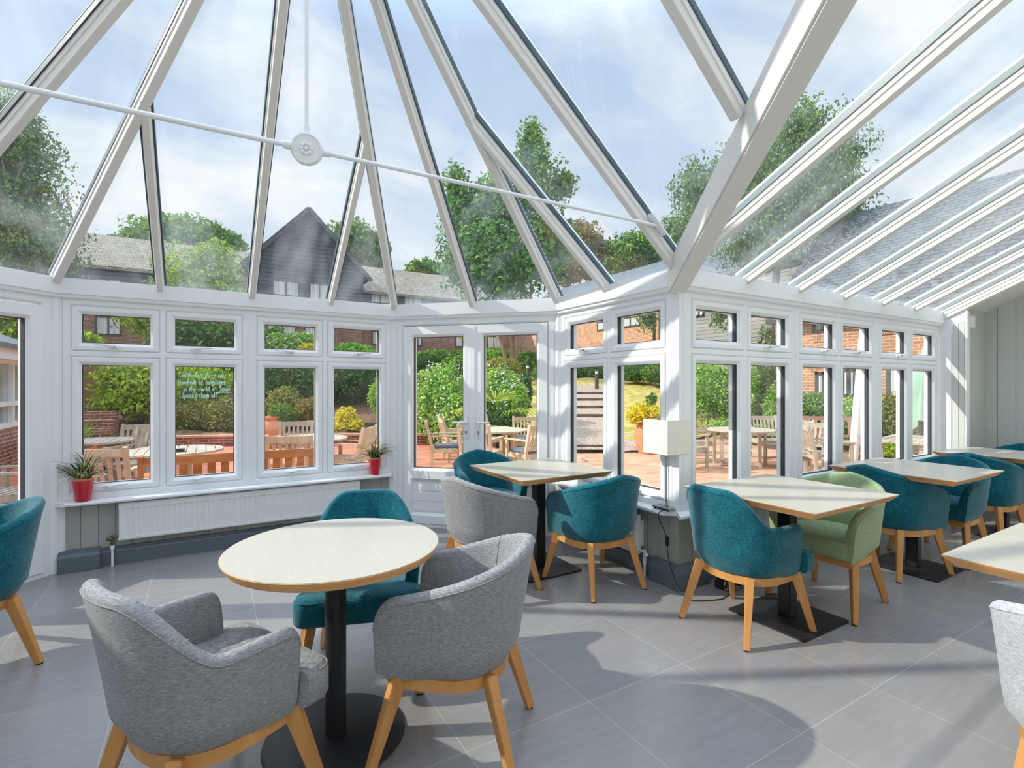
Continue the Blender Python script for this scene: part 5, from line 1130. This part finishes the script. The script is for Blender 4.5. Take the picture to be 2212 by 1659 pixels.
bush('bronze-tinged shrub at right of the third front pane', [(668, 890, 34, 30, 15.0, .5)], 2400, .075, 'l_brown')
bush('golden shrub low in the fourth front pane', [(748, 903, 24, 24, 14.7, .35), (735, 922, 24, 12, 14.5, .3), (770, 918, 16, 12, 14.5, .3)], 1900, .075, 'l_yellow')
bush('feathery light green shrub at right of the fourth front pane', [(826, 858, 28, 42, 16.0, .5)], 2600, .08, 'l_fresh')
bush('small silver-leaved plant on the terrace wall in the fourth pane', [(806, 932, 18, 7, 13.9, .25)], 700, .05, 'l_silver')
bush('white rhododendron before the dark house in the third upper pane', [(612, 748, 42, 26, 22, .8), (650, 742, 40, 24, 22.4, .8)], 3000, .16, 'l_fresh', flowers=('flower_white', 320, .13))
bush('golden conifer beside the white rhododendron', [(668, 756, 20, 14, 21, .4)], 900, .12, 'l_yellow')
bush('mixed green shrub at left of the third upper pane', [(588, 742, 30, 34, 23, .7)], 1600, .17, 'l_mid')
bush('bright green shrub in the fourth upper pane', [(755, 762, 46, 20, 22, .8), (800, 768, 30, 14, 22, .6)], 2400, .15, 'l_fresh')
bush('big white-flowering bush in the left french door', [(955, 870, 62, 80, 13.8, 1.0), (985, 900, 50, 70, 13.2, .8)], 6500, .10, 'l_fresh', flowers=('flower_white', 1300, .05))
bush('white-flowering bush behind palm in the right french door', [(1075, 860, 50, 66, 13.6, .8), (1104, 872, 36, 58, 13.4, .7)], 5200, .095, 'l_fresh', flowers=('flower_white', 1300, .052))
bush('dark green bush between white bushes and dark shrub edge at the left french door', [(880, 880, 36, 90, 15.0, .8)], 2600, .13, 'l_dark')
bush('dark bush at right of the white-flowering bush by the lawn', [(1130, 850, 18, 42, 14.6, .5)], 1600, .09, 'l_dark')
bush('dark low shrub under the palm', [(1085, 925, 60, 40, 12.6, .6)], 2600, .08, 'l_dark')
bush('clipped low hedge mound high in the left french door', [(955, 780, 50, 16, 23, 1.2), (900, 790, 30, 18, 23, 1.0)], 4200, .11, 'l_dark', lump=.05, cat='hedge', name='hedge')
bush('clipped back hedge against the dark house wall', [(960, 768, 80, 12, 30, 1.2), (1060, 766, 60, 14, 30, 1.2)], 3600, .15, 'l_mid', lump=.05, cat='hedge', name='hedge')
bush('broad-leaved shrub above the white-flowering bush in the left door', [(995, 800, 42, 32, 18, .8)], 2200, .14, 'l_mid')
bush('olive clipped dome at left of the tree', [(1085, 798, 42, 26, 21, .9)], 4200, .085, 'l_olive', lump=.04)
bush('green round shrub at right of the tree', [(1142, 785, 26, 26, 25.5, .8)], 2200, .13, 'l_mid')
bush('clipped green dome beside the bollard at the tree', [(1172, 806, 24, 15, 24, .7)], 2000, .09, 'l_mid', lump=.04)
bush('long clipped hedge above the garden steps', [(1250, 802, 40, 17, 27.0, .6), (1310, 802, 44, 18, 26.5, .6)], 4200, .11, 'l_mid', lump=.04, cat='hedge', name='hedge')
bush('clipped hedge behind the lawn above the terracotta urn', [(1375, 806, 44, 18, 23.5, .6), (1430, 806, 46, 22, 22.5, .6)], 5200, .10, 'l_mid', lump=.04, cat='hedge', name='hedge')
bush('feathery shrub above the clipped hedge by the orange wall', [(1380, 792, 32, 20, 27, .6)], 1500, .14, 'l_silver')
bush('big sunlit hedge in the first right window', [(1525, 845, 62, 60, 15.2, .8), (1580, 860, 50, 72, 15.0, .8), (1500, 830, 40, 48, 15.6, .8)], 9000, .085, 'l_fresh', cat='hedge', name='hedge', lump=.06)
bush('orange-flowered low planting before the hedge', [(1572, 922, 46, 16, 13.8, .3), (1620, 930, 40, 14, 13.6, .3)], 2600, .06, 'l_fresh', flowers=('flower_orange', 150, .05))
bush('hedge behind the ivy trunk in the second right window', [(1632, 870, 34, 80, 16.2, .6), (1690, 890, 40, 66, 13.4, .35)], 5600, .085, 'l_fresh', cat='hedge', name='hedge', lump=.06)
bush('dark clipped hedge under the near brick house in the third right window', [(1765, 882, 44, 34, 12.1, .4), (1720, 890, 36, 40, 12.3, .4)], 5200, .07, 'l_mid', cat='hedge', name='hedge', lump=.05)
bush('pale green hedge behind the leaning parasol', [(1835, 915, 44, 56, 11.4, .4), (1880, 915, 36, 56, 11.2, .4)], 5200, .07, 'l_fresh', cat='hedge', name='hedge', lump=.06)
bush('speckled hedge in the fifth right window', [(1930, 910, 46, 58, 10.8, .4), (1995, 915, 50, 56, 10.3, .4)], 5600, .07, 'l_olive', cat='hedge', name='hedge', lump=.06)
bush('bright low leaves under the brown bench', [(1762, 975, 40, 16, 11.3, .3)], 1200, .06, 'l_fresh')
bush('bright leafy plant under the long grey table', [(1925, 975, 36, 18, 9.9, .3)], 1000, .06, 'l_lime')
bush('creamy-leaved shrub left of the tree in the right door', [(1062, 768, 30, 12, 27, .6)], 900, .15, 'l_fresh')
bush('small yellow plant at right edge of the right french door', [(1180, 922, 14, 16, 12.2, .2)], 500, .07, 'l_yellow')
bush('leafy bush above the roof of the low left wing', [(20, 672, 60, 24, 14, .8), (20, 780, 70, 110, 14, .9)], 3500, .18, 'l_lime')
bush('yellow-flecked bush at left of the first upper pane', [(170, 735, 40, 20, 17, .6)], 1200, .13, 'l_lime')
# palm
x, y = at(1066, 12.3); pz = gz((1066 - CX) / F, 12.3); p = tag(empty('palm', (x, y, pz)), 'small yellowing fan palm in front of the white-flowering bush', 'palm'); m_ = MB(); m_.tube([(0, 0, -.02), (0, 0, .78)], [.07, .055], 10); m_.build('trunk', 'bark', p, smooth=40)
random.seed(3)
for k, (az, el, L, yl) in enumerate(((0.3, .9, .75, 0), (1.2, .2, .7, 1), (2.4, .7, .7, 0), (3.3, .3, .8, 1), (4.3, .9, .7, 0), (5.4, -.1, .75, 1), (-.5, .25, .85, 0), (5.0, .3, .8, 0))):
    vs, fs, ti = [], [], []; d0 = Vector((math.cos(az) * math.cos(el), math.sin(az) * math.cos(el), math.sin(el))); sd = Vector((-math.sin(az), math.cos(az), 0)); up = d0.cross(sd) * -1; L *= 1.35; hub = Vector((0, 0, .78)) + d0 * L * .55
    for i in range(15):
        a = -1.25 + 2.5 * i / 14; dv = d0 * math.cos(a) + sd * math.sin(a); tip = hub + dv * L * .62 + Vector((0, 0, -.16 * L)); mid = hub + dv * L * .34; n_ = dv.cross(up).normalized() * .014; o = len(vs)
        vs += [tuple(hub), tuple(mid + n_), tuple(tip), tuple(mid - n_)]; fs.append((o, o + 1, o + 2, o + 3)); ti.append(random.random())
    me = bpy.data.meshes.new('frond'); me.from_pydata(vs, [], fs); a_ = me.attributes.new('tint', 'FLOAT', 'FACE'); a_.data.foreach_set('value', ti); me.materials.append(M['l_yellow' if yl else 'l_lime']); ob = bpy.data.objects.new('frond', me); COL.objects.link(ob); ob.parent = p
    m_ = MB(); m_.tube([(0, 0, .74), tuple(hub)], .009, 6); m_.build('stalk', 'l_lime', ob)
# pots on the terrace
def urn(px, d, prof, label, blobs, n, size, mat, extra=None):
    x, y = at(px, d); u = tag(empty('garden_urn', (x, y, gz((px - CX) / F, d) if d > edge((px - CX) / F) else GZ)), label, 'urn'); m_ = MB(); m_.lathe(prof, 40); m_.build('pot', 'terracotta', u, smooth=40)
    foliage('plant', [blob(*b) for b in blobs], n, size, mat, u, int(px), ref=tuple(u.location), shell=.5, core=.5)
    if extra: foliage('tall_leaves', [blob(*b) for b in extra], 160, size * 1.2, 'l_mid', u, int(px) + 1, ref=tuple(u.location), shell=.2, core=0)
    return u
urn(1402, 11.9, [(.001, 0), (.22, 0), (.26, .06), (.34, .38), (.335, .52), (.27, .68), (.17, .78), (.16, .83), (.22, .87), (.20, .87), (.14, .80), (.001, .78)], 'tall terracotta urn with variegated shrub beside the lamp', [(1393, 893, 34, 22, 11.9, .32), (1375, 898, 20, 18, 11.8, .25)], 1500, .085, 'l_yellow', [(1408, 862, 16, 14, 11.9, .12)])
urn(583, 13.0, [(.001, 0), (.24, 0), (.30, .1), (.36, .42), (.32, .60), (.20, .70), (.21, .74), (.26, .78), (.24, .79), (.16, .74), (.001, .7)], 'terracotta urn on the terrace at left of the third pane', [(600, 890, 20, 18, 13.1, .2)], 500, .07, 'l_mid')
x, y = at(176, 9.6); u = tag(empty('plant_pot', (x, y, GZ)), 'terracotta pot with arching strap leaves in the first pane', 'plant'); m_ = MB(); m_.lathe([(.001, 0), (.16, 0), (.23, .45), (.25, .45), (.25, .52), (.21, .52), (.001, .46)], 30); m_.build('pot', 'terracotta', u, smooth=35)
random.seed(8); vs, fs, ti = [], [], []
for i in range(60):
    a = random.uniform(0, 2 * PI); L = random.uniform(.45, .75); el = random.uniform(.7, 1.4); pos = Vector((0, 0, .5)); sd = Vector((-math.sin(a), math.cos(a), 0)); o = len(vs)
    for k in range(7):
        t = k / 6; e = el - 1.7 * t * t; w = .014 * (1 - t) ** .7 + .001; vs += [tuple(pos + sd * w), tuple(pos - sd * w)]; pos = pos + Vector((math.cos(a) * math.cos(e), math.sin(a) * math.cos(e), math.sin(e))) * L / 7
    for k in range(6): fs.append((o + 2 * k, o + 2 * k + 1, o + 2 * k + 3, o + 2 * k + 2)); ti.append(random.random())
me = bpy.data.meshes.new('leaves'); me.from_pydata(vs, [], fs); a_ = me.attributes.new('tint', 'FLOAT', 'FACE'); a_.data.foreach_set('value', ti); me.materials.append(M['l_fresh']); ob = bpy.data.objects.new('leaves', me); COL.objects.link(ob); ob.parent = u

# ------------------------------------------------------------------ trees
def tree(label, px, d, blobs, n, size, mat, stems=1, r=.18, bark='bark', base=None, group=None, fork=.25, **k):
    SEED[0] += 1; random.seed(SEED[0]); x, y = at(px, d); z = (gz((px - CX) / F, d) if base is None else base); t = tag(empty('tree', (x, y, z)), label, 'tree', group)
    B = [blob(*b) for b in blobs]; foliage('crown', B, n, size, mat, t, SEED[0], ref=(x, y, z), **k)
    m_ = MB(); top = max(B, key=lambda b: b[2])
    for s_ in range(stems):
        b = B[s_ % len(B)]; tgt = Vector((b[0] - x, b[1] - y, b[2] - z)); a = (s_ - (stems - 1) / 2) * .9 - YAW; q = Vector((.9 * r * math.cos(a), .9 * r * math.sin(a), -.1)) if stems > 1 else Vector((0, 0, -.1)); mid = (q * 1.5 + Vector(((s_ - (stems - 1) / 2) * .62 * CS, -(s_ - (stems - 1) / 2) * .62 * SN, 3.0 + .3 * s_))) if stems > 1 else q * 2.2 + Vector((tgt.x * fork, tgt.y * fork, tgt.z * .5))
        m_.tube([q, q + (mid - q) * .4 + Vector((0, 0, tgt.z * .06)), mid, tgt], [r, r * .8, r * .62, r * .25], 9)
    m_.build('trunk', bark, t, smooth=60)
    m_ = MB()
    for b in B:
        for j in range(5):
            s0 = Vector((b[0] - x, b[1] - y, b[2] - z - b[5] * .45)); v = Vector((random.uniform(-1, 1), random.uniform(-1, 1), random.uniform(-.1, 1))).normalized(); e = s0 + Vector((v.x * b[3] * .85, v.y * b[4] * .85, v.z * b[5] * .95 + b[5] * .3)); m_.tube([s0, (s0 + e) / 2 + Vector((0, 0, .08 * b[5])), e], [r * .3, r * .2, r * .06], 6)
    m_.build('branches', bark, t, smooth=60)
    return t
mt = tree('tall multi-stemmed tree on the lawn behind the french doors', 1104, 25, [(1085, 560, 105, 95, 25, 2.6), (1010, 470, 60, 70, 25.5, 1.6), (1150, 400, 58, 110, 25, 1.4), (1150, 320, 30, 60, 25, .8), (1010, 560, 66, 75, 24.5, 1.6), (1180, 520, 60, 90, 25, 1.6), (1080, 430, 60, 60, 25.5, 1.4), (985, 400, 30, 45, 25, .8), (1215, 400, 30, 30, 25, .8)], 24000, .23, 'l_maple', stems=4, r=.115, shell=.35, core=0, lump=.22, fork=.30)
tree('big tree at far left seen through the roof', 30, 20, [(20, 400, 70, 120, 20, 2.4), (60, 520, 90, 90, 20, 2.4), (-60, 450, 110, 170, 20.5, 3), (40, 310, 52, 90, 20, 1.6), (15, 250, 40, 50, 20, 1.2)], 26000, .17, 'l_birch', r=.25, bark='bark_pale', shell=.35, core=.45, lump=.25, droop=.6)
tree('round dark green tree behind the left roof', 405, 50, [(400, 530, 95, 56, 50, 5), (320, 535, 55, 40, 50, 3), (475, 530, 45, 40, 50, 3)], 7000, .50, 'l_mid', r=.35, base=2.6)
tree('yellow-green tree in front of the dark house wing', 430, 24, [(430, 610, 82, 84, 24, 1.7), (400, 660, 80, 60, 23.5, 1.6), (480, 640, 60, 60, 24, 1.4), (330, 690, 66, 44, 22, 1.2), (470, 560, 42, 40, 24.5, 1.0)], 12000, .19, 'l_lime', r=.14, shell=.5, core=.5, lump=.22)
tree('airy green tree right of the weatherboard gable', 780, 52, [(770, 530, 60, 42, 52, 4), (735, 545, 40, 34, 52, 3), (805, 545, 34, 36, 52, 3)], 5200, .5, 'l_birch', r=.3, base=2.6)
tree('small distant tree over the right dark roof', 935, 62, [(920, 585, 42, 20, 62, 3), (975, 590, 40, 18, 62, 3)], 2400, .6, 'l_mid', r=.3, base=2.6)
tree('bronze-tinged tree right of the tall lawn tree', 1255, 51, [(1250, 530, 48, 50, 51, 2.6), (1285, 560, 40, 46, 51, 2.4), (1225, 570, 44, 46, 51, 2.4)], 6500, .42, 'l_brown', r=.25, base=2.4)
tree('green tree left of the big white valley beam', 1365, 50, [(1365, 560, 62, 56, 50, 3), (1410, 535, 44, 40, 50, 2.5), (1320, 585, 40, 40, 50, 2.5), (1420, 590, 50, 36, 49, 2)], 7500, .4, 'l_mid', r=.28, base=2.4)
tree('large weeping birch over the right roof, ivy round its trunk', 1662, 15.6, [(1700, 420, 120, 100, 16, 2.0), (1620, 380, 70, 90, 16, 1.6), (1790, 330, 75, 70, 16, 1.4), (1720, 280, 62, 62, 16, 1.3), (1560, 430, 80, 70, 16, 1.4), (1500, 400, 42, 60, 16, 1.0), (1780, 440, 80, 80, 16, 1.4), (1640, 520, 110, 60, 16, 1.6), (1555, 680, 24, 36, 16.4, .3), (1400, 690, 28, 30, 17, .3)], 34000, .12, 'l_birch', r=.22, bark='bark_pale', shell=.3, core=.35, lump=.3, droop=.8, fork=.05)
iv = bush('ivy clothing the birch trunk in the second right window', [(1655, 770, 19, 60, 15.5, .28), (1655, 880, 24, 80, 15.5, .34)], 3800, .09, 'l_mid', cat='ivy', name='ivy', shell=.85, core=.0)
for k, (px, py, rx, ry, d, m_, lb) in enumerate(((1480, 520, 60, 60, 45, 'l_birch', 'pale green tree behind the weatherboarded block'), (1850, 500, 40, 30, 30, 'l_mid', 'dark treetop behind the near brick roof'), (60, 560, 60, 50, 38, 'l_mid', 'green tree behind the big left tree'))):
    tree(lb, px, d, [(px, py, rx, ry, d, 2.5), (px + 30, py + 20, rx * .7, ry * .7, d, 2)], 3600, .38, m_, r=.25, base=2)
# ------------------------------------------------------------------ light
SKYLO, SKYHI = 0.80, 2.2  # upper sky, out of view, gets added strength to brighten the interior
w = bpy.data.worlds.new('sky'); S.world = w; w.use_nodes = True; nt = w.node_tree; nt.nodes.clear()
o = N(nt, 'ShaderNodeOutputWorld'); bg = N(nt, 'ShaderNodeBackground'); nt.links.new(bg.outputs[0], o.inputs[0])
tc = N(nt, 'ShaderNodeTexCoord'); sp = N(nt, 'ShaderNodeSeparateXYZ'); nt.links.new(tc.outputs['Generated'], sp.inputs[0])
base = ramp(nt, [(0.0, C(226, 234, 240)), (0.25, C(206, 222, 240)), (0.7, C(178, 202, 234)), (1.0, C(160, 188, 228))]); nt.links.new(sp.outputs['Z'], base.inputs[0])
mz = N(nt, 'ShaderNodeMath', operation='ADD'); mz.inputs[1].default_value = 0.25; nt.links.new(sp.outputs['Z'], mz.inputs[0])
dv = N(nt, 'ShaderNodeVectorMath', operation='DIVIDE'); cb = N(nt, 'ShaderNodeCombineXYZ')
for i in range(3): nt.links.new(mz.outputs[0], cb.inputs[i])
nt.links.new(tc.outputs['Generated'], dv.inputs[0]); nt.links.new(cb.outputs[0], dv.inputs[1])
mp = N(nt, 'ShaderNodeMapping'); mp.inputs['Location'].default_value = (3.1, 1.7, 0.0); mp.inputs['Scale'].default_value = (1.0, 1.6, 1.0); nt.links.new(dv.outputs[0], mp.inputs[0])
n1 = N(nt, 'ShaderNodeTexNoise'); n1.inputs['Scale'].default_value = 1.7; n1.inputs['Detail'].default_value = 7; n1.inputs['Roughness'].default_value = 0.55; n1.inputs['Distortion'].default_value = 0.5
nt.links.new(mp.outputs[0], n1.inputs['Vector'])
cr = ramp(nt, [(0.40, (0, 0, 0, 1)), (0.66, (1, 1, 1, 1))]); nt.links.new(n1.outputs['Fac'], cr.inputs[0])
mx = N(nt, 'ShaderNodeMix', data_type='RGBA'); nt.links.new(cr.outputs[0], mx.inputs['Factor']); nt.links.new(base.outputs[0], mx.inputs['A']); mx.inputs['B'].default_value = C(246, 248, 250)
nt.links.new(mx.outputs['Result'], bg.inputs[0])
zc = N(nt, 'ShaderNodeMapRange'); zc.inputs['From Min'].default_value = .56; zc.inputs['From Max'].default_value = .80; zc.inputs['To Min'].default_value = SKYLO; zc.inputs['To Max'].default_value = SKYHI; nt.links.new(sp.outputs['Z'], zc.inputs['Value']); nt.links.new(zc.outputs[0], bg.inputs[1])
sun_d = bpy.data.lights.new('sun', 'SUN'); sun_d.energy = 3.5; sun_d.angle = math.radians(0.8); sun_d.color = (1.0, 0.93, 0.82)
sun = bpy.data.objects.new('sun', sun_d); COL.objects.link(sun)
SAZ, SEL = math.radians(27), math.radians(35)
ld = Vector((math.cos(SEL) * math.cos(SAZ), -math.cos(SEL) * math.sin(SAZ), -math.sin(SEL)))     # direction the light travels
sun.rotation_euler = ld.to_track_quat('-Z', 'Y').to_euler(); sun.location = (-20, 10, 25)
S.view_settings.view_transform = 'Standard'; S.view_settings.look = 'None'; S.view_settings.exposure = 0.42; S.view_settings.gamma = 1.0
try: S.view_settings.use_curve_mapping = False
except Exception: pass
S.cycles.transparent_max_bounces = 24
S.cycles.max_bounces = 8
